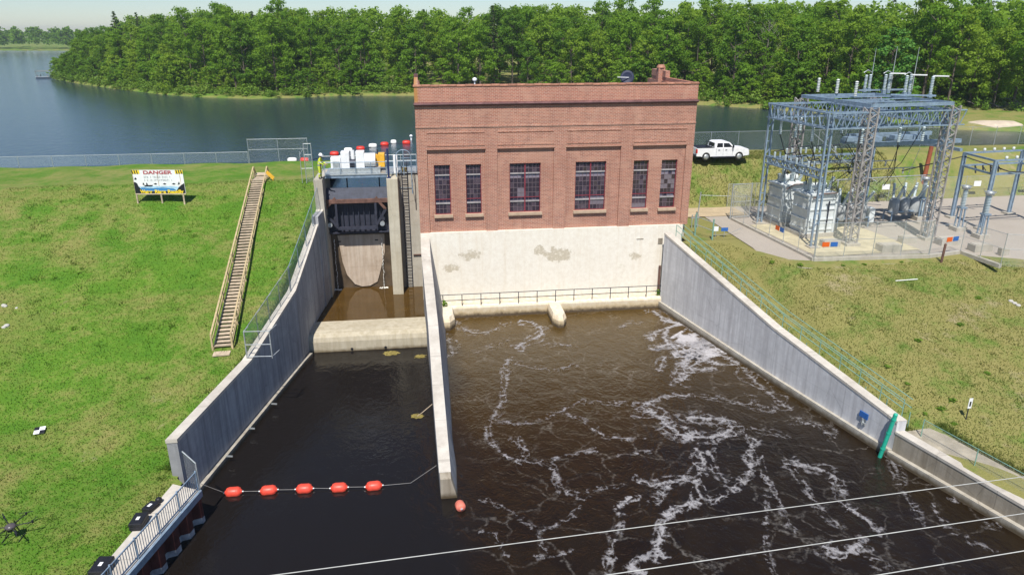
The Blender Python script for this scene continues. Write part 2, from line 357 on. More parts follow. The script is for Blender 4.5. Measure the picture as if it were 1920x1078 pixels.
M_LAKE = water_mat('lake_water', 'lake'); M_POOL = water_mat('brown_pool_water', 'pool'); M_TAIL = water_mat('tailrace_water', 'tail')
def foam_mat():
    t = NT('foam').setup(.8, 0, .2); t.col((.46,.445,.46)); v = t.coord(True)
    uv = t.node('UVMap').outputs[0]; d, st, _ = t.sep(uv)
    n = t.noise(v, 1.5, 7, .8, .8); n2 = t.noise(v, 6.5, 5, .8)
    nn = t.node('TexNoise'); t.put(nn, 'Vector', v); t.put(nn, 'Scale', 1.2); t.put(nn, 'Detail', 4.); sc = t.node('VectorMath', operation='SCALE'); t.put(sc, 0, nn.outputs['Color']); t.put(sc, 'Scale', 1.1); wv = t.node('VectorMath', operation='ADD'); t.put(wv, 0, v); t.put(wv, 1, sc.outputs[0])
    k = t.math('SUBTRACT', 1., t.math('ABSOLUTE', d)); vv_ = t.node('TexVoronoi', feature='DISTANCE_TO_EDGE'); t.put(vv_, 'Vector', wv.outputs[0]); t.put(vv_, 'Scale', 1.5)
    lace = t.ramp(vv_.outputs['Distance'], [(.0, 1), (.16, 0)])
    f = t.math('ADD', t.math('MULTIPLY', k, t.math('ADD', .30, t.math('MULTIPLY', st, .75))), t.math('MULTIPLY', t.math('SUBTRACT', n, .5), 2.1))
    f = t.math('ADD', f, t.math('MULTIPLY', t.math('SUBTRACT', n2, .5), 1.2)); f = t.math('ADD', f, t.math('MULTIPLY', t.math('SUBTRACT', lace, .35), .42))
    a = t.math('MULTIPLY', t.ramp(f, [(.30, 0), (.85, 1)]), t.ramp(k, [(.0, 0), (.35, 1)])); a = t.math('MULTIPLY', a, t.math('ADD', .25, t.math('MULTIPLY', st, .66)))
    tr = t.node('BsdfTransparent'); mx = t.node('MixShader'); t.put(mx, 0, a)
    t.t.links.new(tr.outputs[0], mx.inputs[1]); t.t.links.new(t.b.outputs[0], mx.inputs[2]); t.t.links.new(mx.outputs[0], t.out.inputs[0]); return t.m
M_FOAM = foam_mat()
def leaf_mat(name, c1, c2, c3, trans=.3):
    t = NT(name).setup(.6, 0, .25); oi = t.node('ObjectInfo').outputs['Random']; isl = t.node('NewGeometry').outputs['Random Per Island']
    c = t.ramp(oi, [(0, c1), (.5, c2), (1, c3)]); c = t.mix(t.math('MULTIPLY', isl, .7), c, t.mix(.5, c, (.22,.32,.02))); t.col(c)
    tl = t.node('BsdfTranslucent'); t.put(tl, 'Color', t.mix(.5, c, (.20,.30,.01))); mx = t.node('MixShader'); t.put(mx, 0, trans)
    t.t.links.new(t.b.outputs[0], mx.inputs[1]); t.t.links.new(tl.outputs[0], mx.inputs[2]); t.t.links.new(mx.outputs[0], t.out.inputs[0]); return t.m
M_LEAF = leaf_mat('broad_leaves', (.100,.235,.022), (.185,.370,.026), (.310,.460,.040), .58)
M_PINE = leaf_mat('pine_needles', (.018,.045,.016), (.022,.055,.018), (.030,.065,.02), .1)
M_SHRUB = leaf_mat('shrub_leaves', (.10,.20,.022), (.13,.245,.028), (.17,.27,.04))
M_BARK = plain('bark', (.12,.095,.075), .9, 0, .4, 3)
M_DEADW = plain('grey_dead_wood', (.22,.195,.17), .9, 0, .3, 3)

#==================================================================== SETTING
S = .9375
# --- left training wall line (inner top edge), right wing wall line
LW = [(-7.75, 1.6, 9.0), (-8.72, -8.6, 5.65), (-10.35, -16.0, 3.95), (-12.15, -24.4, 3.75)]
RW = [(20.25, -.9, 6.65), (23.35, -14.9, 3.75), (25.75, -25.0, 2.25)]
RW2 = [(25.75, -25.0, 1.62), (27.8, -31.6, 1.42), (33.5, -50., 1.35), (45, -90, 1.35)]
def along(line, Y, k):
    pts = line
    if Y >= pts[0][1]: return pts[0][k] if k == 2 else pts[0][0] + (pts[1][0]-pts[0][0])*(Y-pts[0][1])/(pts[1][1]-pts[0][1])
    for a, b in zip(pts, pts[1:]):
        if b[1] <= Y <= a[1]: return a[k]+(b[k]-a[k])*(Y-a[1])/(b[1]-a[1])
    return pts[-1][k]
CAPZ = 1.75
CAPI = [onz(324, 907, CAPZ), onz(178, 1078, CAPZ)]          # land-side edge of the sheet-pile cap
def cap_x(Y):
    a, b = CAPI; return a[0]+(b[0]-a[0])*(Y-a[1])/(b[1]-a[1])
def h_left(x, y):
    z = 10-.276*(8.5-y)
    z = CAPZ-.03+math.log1p(math.exp((z-CAPZ)*2.2))/2.2 if z < 6 else z
    z = min(z, 10.0)
    if y > 19.4: z = max(10-(y-19.4)*.45, 5)
    if y < -22: z = z+(min(z, CAPZ-.10+.22*max(0, cap_x(y)-.1-x))-z)*min(1, (-22-y)/2.6)
    return z+(0 if y < -22 else 1)*.05*math.sin(x*.9+y*.4)+(0 if y < -22 else 1)*.04*math.sin(x*.37-y*.71)
A6 = R(6); EX = np.array([math.cos(A6), math.sin(A6), 0]); DY = np.array([-math.sin(A6), math.cos(A6), 0])
PADZ = 5.9
PADE = [(20, -1.2), (25.5, -1.5), (26.6, -5.2), (28.2, -8.2), (30, -8.9), (37, -8.3), (42, -8.2), (44.5, -10), (48, -12), (60, -15), (140, -20)]
def pad_edge(x):
    for a, b in zip(PADE, PADE[1:]):
        if a[0] <= x <= b[0]: return a[1]+(b[1]-a[1])*(x-a[0])/(b[0]-a[0])
    return PADE[-1][1] if x > 100 else PADE[0][1]
def h_right(x, y):
    back = 10.2+.03*(x-28)                         # foot of the dam slope behind the pad
    if y > 19.9: return max(10-(y-19.9)*.45, 5)
    if y > back: z = min(10., PADZ+(y-back)*.95 if back+4.4 < 19 else 10)
    else:
        e = pad_edge(x); z = PADZ if y >= e else PADZ-.235*(e-y)
        z = max(z, 1.5)
        if y < -.9:
            if y > -25: wx, wz = along(RW, y, 0), along(RW, y, 2)
            else: wx, wz = along(RW2, y, 0), along(RW2, y, 2)
            z = min(z, wz-.04+.62*max(0, x-wx-.5))
            if y < -23: z = max(z, min(1.55, wz-.05))
    return z+(.05*math.sin(x*.8+y*.5)+.04*math.sin(x*.31-y*.83))*(0 if pad_edge(x) <= y <= back+.3 else 1)
gm = MB()
def grid(ys, us, fx, fh):
    rows = []
    for y in ys:
        rows.append([(fx(y, u), y, fh(fx(y, u), y)) for u in us])
    gm.sweep(rows, True)
def lin(a, b, n): return [a+(b-a)*i/n for i in range(n+1)]
us = lin(0, 36, 72)+lin(38, 160, 24)
def left_edge(y):
    if y > 1.6: return -8.2
    if y > -24.6: return along(LW, y, 0)-.25
    return cap_x(y)+.35
grid(lin(-24.55, 1.6, 60)+lin(1.9, 24, 46)+lin(26, 40, 5), us, lambda y, u: left_edge(y)-u, h_left)
grid(lin(-90, -32, 30)+lin(-31.5, -24.55, 16), us, lambda y, u: left_edge(y)-u, h_left)
def right_edge(y):
    if y > -.9: return 22.2
    return (along(RW, y, 0) if y > -25 else along(RW2, y, 0))+.3
grid(lin(-.85, 24, 56)+lin(26, 40, 5), lin(0, 60, 110)+lin(63, 180, 26), lambda y, u: right_edge(y)+u, h_right)
grid(lin(-90, -34, 24)+lin(-33.5, -.9, 72), lin(0, 40, 80)+lin(41, 180, 40), lambda y, u: right_edge(y)+u, h_right)
# bed of river and reservoir, then land to the horizon
gm.add([(-700,-400,-4),(900,-400,-4),(900,7,-4),(-700,7,-4)], [(0,1,2,3)])
gm.add([(-700,7,4.5),(900,7,4.5),(900,2500,4.5),(-700,2500,4.5)], [(0,1,2,3)])
SHORE = [(-119, 232), (-116, 205), onz(97,148,8.9)[:2], onz(160,160,8.9)[:2], onz(240,170,8.9)[:2], onz(300,178,8.9)[:2], onz(380,183,8.9)[:2], onz(470,186,8.9)[:2], onz(560,184,8.9)[:2], onz(640,180,8.9)[:2],
         (0, 112), (18, 106), (38, 92), onz(1310,197,8.9)[:2], onz(1440,206,8.9)[:2], (70, 64), (74, 53), (76, 46), onz(1800,244,8.9)[:2], onz(1850,246,8.9)[:2], (95, 34), (130, 30), (200, 24)]
SHORE = [np.array(p, float) for p in SHORE]
BACK = [(-112, 330), (-90, 420)] + [None]*(len(SHORE)-2)
def shore_back(i):
    p = SHORE[i]; t = i/(len(SHORE)-1); a = R(105-70*t) if i > 1 else R(60)
    return np.array([math.cos(a), math.sin(a)])
rows = []
for dst, z in ((-3, 7.2), (0, 8.75), (1.2, 9.3), (6, 9.8), (30, 10.6), (90, 12.5), (300, 15), (2600, 22)):
    rows.append([(*(p+shore_back(i)*dst), z+.15*math.sin(i*2.1+dst)) for i, p in enumerate(SHORE)])
gm.sweep(rows, True)
FSH = [(-1500, 640), (-700, 650), (-420, 628), (-339, 608), (-310, 598), (-280, 590), (-230, 600), (-120, 640)]
gm.sweep([[(x*(1+d/1500), y+d, z) for x, y in FSH] for d, z in ((-8, 7.5), (0, 8.9), (6, 9.8), (200, 13), (1900, 24))], True)
ground = link('ground', gm.mesh('ground'), M_GRASS); tag(ground, kind='structure')
# --- water
def sheet(name, poly, z, mat):
    o = link(name, MB().add([(x, y, z) for x, y in poly], [tuple(range(len(poly)))]).mesh(name), mat); tag(o, kind='structure'); return o
sheet('tailrace_water', [(-60,-6.0),(60,-6.0),(60,-300),(-60,-300)], 0, M_TAIL)
sheet('tailrace_water', [(-.6,-.4),(24,-.4),(24,-6.0),(-.6,-6.0)], 0, M_TAIL)
sheet('stilling_pool_water', [(-9.6,4.2),(.2,4.2),(.2,-5),(-9.6,-5)], 1.40, M_POOL)
sheet('reservoir_water', [(-8.4,4.1),(0.,4.1),(0.,12.2),(22.4,12.2),(22.4,19.5),(900,19.5),(900,2400),(-900,2400),(-900,19.5),(-8.4,19.5)], 8.9, M_LAKE)
# --- gravel pad and dirt road
pm = MB(); px = lin(22.4, 34, 24)+lin(35, 100, 40); rows = []
for k in range(9):
    rows.append([(x, (pad_edge(x)+(-.25)) + (10.2+.03*(x-28)-(pad_edge(x)-.25))*k/8 + (.25*math.sin(x*1.7) if k == 0 else 0), PADZ+(.06 if k else -.12)) for x in px])
rows = [[p for p in r if p[0] >= 26.3] for r in rows]; pm.sweep(rows, True)
pad = link('gravel_pad', pm.mesh('gravel_pad'), M_GRAVEL); tag(pad, kind='structure')
rd = MB(); rd.sweep([[(x, y0, PADZ+.10) for x in lin(22.4, 31, 8)] for y0 in (6.6, 7.5, 9, 10.1)], True)
road = link('dirt_road', rd.mesh('dirt_road'), plain('tan_dirt', (.46,.36,.23), .95, 0, .2, 1, .4, 18)); tag(road, kind='structure')
ym = MB(); ym.sweep([[tuple(np.array([31.6,-4.3,PADZ+.09])+EX*u+DY*v) for u in lin(-1.2, 8, 6)] for v in lin(-2.6, 7.5, 6)]); yg = link('transformer_gravel', ym.mesh('transformer_gravel'), M_YGRAV); tag(yg, kind='structure')
sp = onz(1870, 235, 9.3); sm_ = MB(); n = 26
sm_.sweep([[(sp[0]+math.cos(a)*q*(6.5+1.4*math.sin(3*a)), sp[1]+math.sin(a)*q*(5.+1.1*math.cos(2*a)), z) for a in np.linspace(0, 2*math.pi, n)] for q, z in ((.72, 8.9), (.58, 9.62), (.4, 9.86), (.02, 9.95))], True)
sand = link('sand_beach', sm_.mesh('sand_beach'), M_SAND); tag(sand, kind='structure')
#==================================================================== CONCRETE WALLS
def wall_strip(mb, pts, thick, zb, side, foot=None):
    # pts: inner top edge (x,y,z); body 'thick' towards side (-1 left, +1 right)
    rows = []
    for i, (x, y, z) in enumerate(pts): rows.append([(x, y, zb), (x, y, z), (x+side*thick, y, z), (x+side*thick, y, zb)])
    mb.sweep(rows, closed=True); mb.add(rows[0], [(0,1,2,3)]); mb.add(rows[-1], [(0,1,2,3)]); return mb
lw = thing('training_wall', 'grey concrete training wall in shade, stepping down below the chain-link fence and wooden stairs', 'wall', (-9.5, -10, 0))
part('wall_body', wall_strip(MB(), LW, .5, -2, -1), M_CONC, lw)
b = MB(); pts = [(x+.03, y, .42) for x, y, z in [(-8.45,-7.4,0), (-8.78,-8.6,0), *[p for p in LW[2:]]]]
wall_strip(b, [(x+.22, y, .36) for x, y, z in pts], .21, -2, -1); part('footing', b, M_CONCL, lw)
b = MB()
for i in range(len(LW)-1):   # coping course, a shade paler and a little proud
    (x0,y0,z0),(x1,y1,z1) = LW[i], LW[i+1]
    if i == len(LW)-2: y1 -= .03
    b.sweep([[(x+.03,y,z-.16),(x+.03,y,z+.03),(x-.53,y,z+.03),(x-.53,y,z-.16)] for x, y, z in ((x0,y0,z0),(x1,y1,z1))], closed=True)
    b.add([(x1+.03,y1,z1-.16),(x1+.03,y1,z1+.03),(x1-.53,y1,z1+.03),(x1-.53,y1,z1-.16)], [(0,1,2,3)])
part('coping', b, M_CAP, lw)
for px_, py_ in ((548, 585), (512, 757), (470, 803), (428, 855)):   # iron rings on the footing
    p = onz(px_, py_, .45); part('mooring_ring', MB().bar((p[0]-.1, p[1], .47), (p[0]+.25, p[1]-.05, .45), .07), M_GALV, lw)
# --- right wing wall
rw = thing('wing_wall', 'pale concrete wing wall sloping down from the powerhouse to the teal pipe', 'wall', (23, -13, 0))
part('wall_body', wall_strip(MB(), RW, .55, -2, 1), concrete('lit_concrete', (.60,.60,.61), (.36,.35,.36), (.42,.42,.43), .75), rw)  # base colour brightened so the wall reads as sunlit
part('footing', wall_strip(MB(), [(x-.22, y, .5+.15*(i == 0)) for i, (x, y, z) in enumerate(RW)], .21, -2, 1), M_CONCL, rw)
b = MB(); b.sweep([[(x-.03,y,z-.14),(x-.03,y,z+.03),(x+.58,y,z+.03),(x+.58,y,z-.14)] for x, y, z in RW], closed=True); part('coping', b, M_CAP, rw)
rl = thing('river_wall', 'low weathered concrete river wall downstream of the teal pipe', 'wall', (29, -34, 0))
part('wall_body', wall_strip(MB(), [(x, y-.01 if i == 0 else y, z) for i, (x, y, z) in enumerate(RW2)], .5, -2, 1), M_CONCW, rl)
part('footing', wall_strip(MB(), [(x-.28, y-.01 if i == 0 else y, .42) for i, (x, y, z) in enumerate(RW2)], .27, -2, 1), M_CONCL, rl)
b = MB(); b.sweep([[(x-.03,y-.01,z-.12),(x-.03,y-.01,z+.03),(x+.56,y-.01,z+.03),(x+.56,y-.01,z-.12)] for x, y, z in RW2], closed=True); part('coping', b, M_CAP, rl)
wp = MB(); wp.sweep([[(x+.58, y, z-.02), (x+2.2, y, z+.10)] for x, y, z in RW2], True)
wk = link('gravel_path', wp.mesh('gravel_path'), plain('trodden_gravel', (.34,.30,.23), .95, 0, .35, 1.2, .5, 16)); tag(wk, kind='structure')
# --- splitter wall between spillway channel and tailrace
sw = thing('splitter_wall', 'long concrete splitter wall between the dark channel and the foaming tailrace', 'wall', (.8, -13, 0))
f0, f1 = onz(835, 612, 0), onz(858, 927, 0); e0 = onz(822, 935, 0)
prof = []
for y, z, x0, x1, xb in ((-.15, 6.75, .02, .70, f0[0]), (-2.6, 6.1, .03, .70, f0[0]), (-12, 4.05, .32, .95, (f0[0]+f1[0])/2), (-20, 2.35, .44, 1.05, f1[0]), (e0[1]+.35, 1.32, .56, 1.12, f1[0])):
    prof.append((y, z, x0, x1, xb))
b = MB(); rows = [[(x0, y, -2), (x0, y, z), (x1, y, z), (x1+(xb-x1)*(z+2)/z, y, -2)] for y, z, x0, x1, xb in prof]; b.sweep(rows, closed=True); b.add(rows[-1], [(0,1,2,3)]); b.add(rows[0], [(0,1,2,3)])
part('wall_body', b, M_CONC, sw)
y, z, x0, x1, xb = prof[-1]
b = MB(); b.sweep([[(x0, y-.005, -2), (x0, y-.005, z), (x1, y-.005, z), (x1+(xb-x1)*(z+2)/z, y-.005, -2)], [(x0+.02, y-.4, -2), (x0+.02, y-.35, z-.18), (x1, y-.35, z-.18), (x1+(xb-x1)*(z+2)/z, y-.4, -2)]], closed=True); b.add(b.v[-4:], [(0,1,2,3)])
part('nose', b, M_CONCW, sw)
b = MB(); rows = [[(x0-.02, y, z-.02), (x0-.02, y, z+.02), (x1+.02, y, z+.02), (x1+.02, y, z-.02)] for y, z, x0, x1, xb in prof]; b.sweep(rows, closed=True); b.add(rows[-1], [(0,1,2,3)]); part('top_slab', b, M_CAP, sw)
# --- weir across the channel
b = MB(); WY0, WY1 = -6.62, -3.95
pr = [(WY1, -2), (WY1, 1.38), (WY1-.15, 1.46), (WY0+.75, 1.43), (WY0+.38, 1.34), (WY0+.12, 1.12), (WY0+.02, .8), (WY0, -2)]
b.prism(pr, -9.0, .45, axis=0)
wr = thing('weir', 'rounded tan concrete weir across the narrow channel with the brown pool behind it', 'weir', (-4.3, -5.3, 0))
part('sill_body', b, concrete('sill_concrete', (.48,.43,.33), (.33,.28,.19), (.36,.31,.22), .75, edge=(.0, (.12,.09,.05))), wr)
for px_, py_ in ((660, 655), (723, 652)):
    p = ony(px_, py_-1, WY0); part('drain_hole', MB().tube((p[0], WY0-.02, max(.14, p[2])), (p[0], WY0+.1, max(.14, p[2])), .10, 10), M_BLACK, wr)

#==================================================================== POWERHOUSE
BW, BD, ZB, ZP = 22.5, 12.0, 7.115, 18.69
ph = thing('powerhouse', 'red brick powerhouse with six tall windows standing on a whitewashed concrete base', 'building', (11.25, 6, 0))
def fx(px, py=350): return float(ony(px, py, 0)[0])
def fz(py, px=1000): return float(ony(px, py, 0)[2])
REC = .16
wins = [(815, 845), (874, 903), (956, 1014), (1079, 1136), (1187, 1215), (1239, 1268)]
WX = [(fx(a), fx(b)) for a, b in wins]; WZ0, WZ1 = 8.57, 12.58
bays = [(803, 911), (933, 1038), (1060, 1161), (1183, 1281)]; BX = [(fx(a), fx(b)) for a, b in bays]
ZR = float(ony(990, 277, 0)[2]); 
b = MB()
def wallcells(y0, y1, xs0, xs1, z0, z1, holes):
    xs = sorted({xs0, xs1, *[h for w in holes for h in w[:2]]}); zs = sorted({z0, z1, *[h for w in holes for h in w[2:]]})
    for xa, xb in zip(xs, xs[1:]):
        for za, zb in zip(zs, zs[1:]):
            if not any(w[0] < (xa+xb)/2 < w[1] and w[2] < (za+zb)/2 < w[3] for w in holes): b.box((xa, y0, za), (xb, y1, zb))
H = [(a, c, WZ0, WZ1) for a, c in WX]
wallcells(REC, .55, .004, BW-.004, ZB, ZP-.35, H)
part('front_wall', b, M_BRICK, ph)
b = MB(); b.box((0, .56, ZB), (.45, BD, ZP-.35)); part('side_wall', b, M_BRICK, ph)
b = MB(); b.box((BW-.45, .56, ZB), (BW, BD, ZP-.35)); part('side_wall', b, M_BRICK, ph)
b = MB(); b.box((.46, BD-.4, 4), (BW-.46, BD-.01, ZP-1.6)); part('rear_wall', b, M_BRICK, ph)
edges = [0]+[e for p in BX for e in p]+[BW]
for i in range(0, len(edges), 2):
    part('pilaster', MB().box((edges[i]+.001, 0, ZB), (edges[i+1]-.001, REC-.001, ZR)), M_BRICK, ph)
b = MB(); b.box((.002, .002, ZR+.002), (BW-.002, REC-.002, ZP-1.5)); part('frieze', b, M_BRICK, ph)
z236 = fz(237); b = MB(); b.box((-.03, -.05, z236), (BW+.03, .001, z236+.12)); part('string_course', b, M_BRICK, ph)
for (a, c) in BX:   # framed brick panel over each bay
    za, zb = fz(270), fz(246)
    b = MB(); b.box((a+.05, -.035, za-.05), (c-.05, .001, za+.05)); b.box((a+.05, -.035, zb-.05), (c-.05, .001, zb+.05)); part('panel_band', b, M_BRICK, ph)
    b = MB(); b.box((a-.02, -.06, ZR-.03), (c+.02, .0, ZR+.07)); part('corbel', b, M_BRICK, ph)
    
zc = fz(195); 
b = MB(); b.box((0, .0, ZP-1.499), (BW, .35, ZP-.08)); part('parapet', b, M_BRICKD, ph)
b = MB(); b.box((.0, .351, ZP-1.5), (.32, BD-1, ZP+.0)); part('side_parapet', b, M_BRICKD, ph)
b = MB(); b.box((BW-.32, .351, ZP-1.5), (BW, BD-1, ZP-.02)); part('side_parapet', b, M_BRICKD, ph)
nC = 34
for i in range(nC):
    x0 = -.06+(BW+.12)*i/nC; x1 = -.06+(BW+.12)*(i+1)/nC-.012
    part('cornice_tile', MB().prism([(0, zc-.10), (-.18, zc-.04), (-.24, zc+.06), (-.2, zc+.10), (0, zc+.2)], x0, x1, axis=0), M_PURPLE, ph)
me = MB().prism([(-.06, -.02), (-.06, .06), (.17, .12), (.42, .06), (.42, -.02)], 0, (BW+.12)/nC-.02, axis=0).mesh('coping_tile')
for i in range(nC):
    o = link('coping_tile', me, M_COPING, ph); o.location = Vector((-.06+(BW+.12)*i/nC, 0, ZP-.08+.012*math.sin(i*2.3)))-ph.location
roof = part('roof', MB().add([(.33,.36,ZP-1.0),(BW-.33,.36,ZP-1.0),(BW-.33,BD+.2,ZP-1.6),(.33,BD+.2,ZP-1.6)], [(0,1,2,3)]), M_TAR, ph)
# chimney on the right side parapet, stub on the left rear corner
cx, cy = BW-.45, 8.2
ch = part('chimney', MB().box((cx-.3, cy-.3, ZP-1.2), (cx+.3, cy+.3, ZP+.75)), M_BRICKD, roof)
b = MB().lathe([(.40, 0), (.40, .10), (.33, .13), (.33, .22), (.25, .28)], (cx, cy, ZP+.751), n=14); part('chimney_cap', b, M_COPING, roof)
part('raised_parapet', MB().box((BW-.4, 7, ZP-.01), (BW-.0, BD-1.01, ZP+.55)), M_BRICKD, ph)
part('corner_block', MB().box((-.02, 10.4, ZP+.001), (.34, BD-1, ZP+.28)), M_PURPLE, ph)
p = ony(890, 152, 4); b = MB().tube((p[0], 4, ZP-1.3), (p[0], 4, p[2]), .06, 8).lathe([(.16, 0), (.2, .1), (.16, .2), (.05, .26)], (p[0], 4, p[2]), n=12); part('roof_vent', b, M_WHITEP, roof)
p = ony(1176, 146, 6); b = MB()
b.lathe([(.02, -.09), (.26, -.06), (.46, 0), (.60, .11), (.60, .13), (.41, .05), (.02, .0)], (p[0], 6, p[2]), axis=(-.2, -.75, .25), n=20); part('dish', b, plain('dark_dish_mesh', (.012,.018,.05), .6), roof)
part('dish_arm', MB().bar((p[0]-1.0, 5.5, p[2]+.08), (p[0]+.1, 5.9, p[2]+.02), .06).tube((p[0], 6.1, ZP-1.35), (p[0], 6.1, p[2]), .05), M_WHITEP, roof)
# interior seen through the panes
b = MB(); b.add([(.5,4.5,ZB),(BW-.5,4.5,ZB),(BW-.5,4.5,16),(.5,4.5,16)], [(0,1,2,3)]); b.add([(.5,.57,ZB+.2),(BW-.5,.57,ZB+.2),(BW-.5,4.5,ZB+.2),(.5,4.5,ZB+.2)], [(0,1,2,3)]); b.add([(.5,.57,14.4),(BW-.5,.57,14.4),(BW-.5,4.5,14.4),(.5,4.5,14.4)], [(0,1,2,3)])
part('interior', b, M_INT, ph)
mach = plain('machine_grey', (.30,.31,.30), .5)
b = MB()
for (px_, w_, hh) in ((985, 1.6, 2.4), (1108, 1.9, 2.9), (1246, 1.2, 2.9), (890, .8, 2.2)):
    x = fx(px_); b.lathe([(w_/2, 0), (w_/2, hh*.5), (w_/2.4, hh*.55), (w_/2.4, hh*.9), (w_/6, hh)], (x, 3, ZB+.22), n=16)
part('generator', b, mach, ph)
# windows: frame > pane, muntin, sash
rows_n = 10; FY = .34
for wi, (xa, xb) in enumerate(WX):
    wide = wi in (2, 3); cols = 8 if wide else 4
    b = MB(); fwid = .05
    b.box((xa, FY-.05, WZ0), (xa+fwid, FY+.05, WZ1)); b.box((xb-fwid, FY-.05, WZ0), (xb, FY+.05, WZ1))
    b.box((xa+fwid, FY-.05, WZ0), (xb-fwid, FY+.05, WZ0+fwid)); b.box((xa+fwid, FY-.05, WZ1-fwid), (xb-fwid, FY+.05, WZ1))
    wo = part('window', b, M_MAROON, ph)
    b = MB(); b.box((xa-.12, -.06, WZ0-.22), (xb+.12, .33, WZ0-.003)); part('sill', b, M_SILL, wo)
    if wide: part('mullion', MB().box(((xa+xb)/2-.05, FY-.07, WZ0+fwid), ((xa+xb)/2+.05, FY+.04, WZ1-fwid)), M_MAROON, wo)
    dz = (WZ1-WZ0-2*fwid)/rows_n; dx = (xb-xa-2*fwid)/cols
    b = MB()
    for r in range(1, rows_n):
        z = WZ0+fwid+r*dz; b.box((xa+fwid, FY-.02, z-.014), (xb-fwid, FY+.015, z+.014))
    for c in range(1, cols):
        if wide and c == cols//2: continue
        x = xa+fwid+c*dx; b.box((x-.012, FY-.018, WZ0+fwid), (x+.012, FY+.014, WZ1-fwid))
    part('muntin', b, M_MUNT, wo)
    for fr_, hh_ in ((.205, .11), (.775, .13)): part('ledge_bar', MB().box((xa+fwid, FY-.065, WZ1-(WZ1-WZ0)*fr_-hh_/2), (xb-fwid, FY-.045, WZ1-(WZ1-WZ0)*fr_+hh_/2)), M_PALEBAR, wo)
    for r in (3, 8): part('transom', MB().box((xa+fwid, FY-.04, WZ0+fwid+r*dz-.03), (xb-fwid, FY-.022, WZ0+fwid+r*dz+.03)), M_MAROON, wo)
    rr = random.Random(wi*13+5)
    for r in range(rows_n):
        for c in range(cols):
            x0 = xa+fwid+c*dx+.014; x1 = x0+dx-.028; z0 = WZ0+fwid+r*dz+.015; z1 = z0+dz-.03
            tl = rr.gauss(0, .004); tw = rr.gauss(0, .006)
            if r in (2, 7) and wi != 4: tl = .10+rr.gauss(0, .01)       # vents tipped open
            y0 = FY+.0
            b = MB().quad((x0, y0-tw, z0), (x1, y0+tw, z0), (x1, y0+tw+tl, z1), (x0, y0-tw+tl, z1))
            pal = (wi == 2 and r in (3, 4) and c in (2, 3)) or (wi == 3 and r in (1, 2) and c >= 4) or (wi == 2 and r in (7,) and c != 3) or (wi == 3 and r in (7,)) or (wi == 5 and r in (2, 4, 5, 6, 7) and (c+r) % 3) or (wi == 4 and r < 1)
            part('pane', b, M_GLASSP if pal else M_GLASSF if rr.random() < .16 or (wi == 4 and r < 3) else M_GLASS, wo, fix=False)
    if wi == 4:
        p = [(.45, 5.0, .32, .42), (.75, 5.8, .2, .5)]
        for u, r0, w_, h_ in p:
            x = xa+(xb-xa)*u; z = WZ0+r0*dz; part('paper_notice', MB().box((x, FY+.05, z), (x+w_, FY+.06, z+h_)), M_WHITEP, wo)
# whitewashed base, ledge, draft-tube piers
BX0, BX1 = .3, 20.9
b = MB().box((.0, -.10, -2), (BW-.4, .55, ZB-.001)); part('base_wall', b, M_WHITE, ph)
b = MB().box((.0, .551, -2), (.5, BD, ZB-.001)); part('base_side', b, M_CONCW, ph)
b = MB().box((BW-.5, .551, -2), (BW, BD, ZB-.001)); part('base_side', b, M_CONCL, ph)
LZ = float(ony(1000, 568, -1.1)[2])
b = MB().prism([(-.10, -2), (-1.1, -2), (-1.1, LZ-.2), (-1.02, LZ-.05), (-.9, LZ), (-.101, LZ)], 1.3, 20.6, axis=0); part('ledge', b, M_WHITE, ph)
def nose(xc, w, y1, zt, name='pier_nose'):
    b = MB(); y0 = -1.11
    poly = [(xc-w/2, y0), (xc-w/2, y1+.7), (xc-w*.18, y1), (xc+w*.18, y1), (xc+w/2, y1+.7), (xc+w/2, y0)]
    lo = [(x, y, -2) for x, y in poly]; mid = [(x, y, zt-.35) for x, y in poly]; hi = [(xc+(x-xc)*.8, y+(.32 if y < -1.2 else 0), zt) for x, y in poly]
    b.sweep([lo, mid, hi], closed=True); b.add(hi, [tuple(range(6))]); part(name, b, M_WHITE, ph)
xn = onz(1053, 617, 0); nose(float(xn[0])+.0, 1.15, float(xn[1])+.25, .95)
xn = onz(845, 622, 0); nose(float(xn[0])-.25, 1.3, float(xn[1])+.25, 1.05)
p = ony(1238, 452, -.1); part('vent_grille', MB().box((p[0]-.2, -.14, p[2]-.25), (p[0]+.2, -.101, p[2]+.25)), M_CONCW, ph)
p = ony(1200, 448, -.1); part('pipe_stub', MB().box((p[0]-.3, -.13, p[2]-.03), (p[0]+.3, -.101, p[2]+.03)), M_CONCW, ph)
p0, p1 = ony(1236, 497, -.1), ony(1232, 578, -.1)
part('rust_pipe', MB().tube((p0[0], -.28, p0[2]), (p0[0]+.02, -.28, .2), .10, 8).tube((p0[0]+.35, -.2, p0[2]), (p0[0]+.35, -.2, .3), .05, 8), M_RUST, ph)
# catwalk railing on the ledge
rail = thing('ledge_railing', 'thin grey pipe railing along the ledge at the foot of the whitewashed wall', 'railing', (11, -1, LZ))
for i in range(13):
    x = 1.6+i*1.58
    if x < 20.5: part('post', MB().tube((x, -.95, LZ-.02), (x, -.95, LZ+1.0), .034, 6), M_DARK, rail)
for z in (.5, 1.0): part('rail', MB().tube((1.2, -.95, LZ+z), (20.4, -.95, LZ+z), .032, 6), M_DARK, rail)

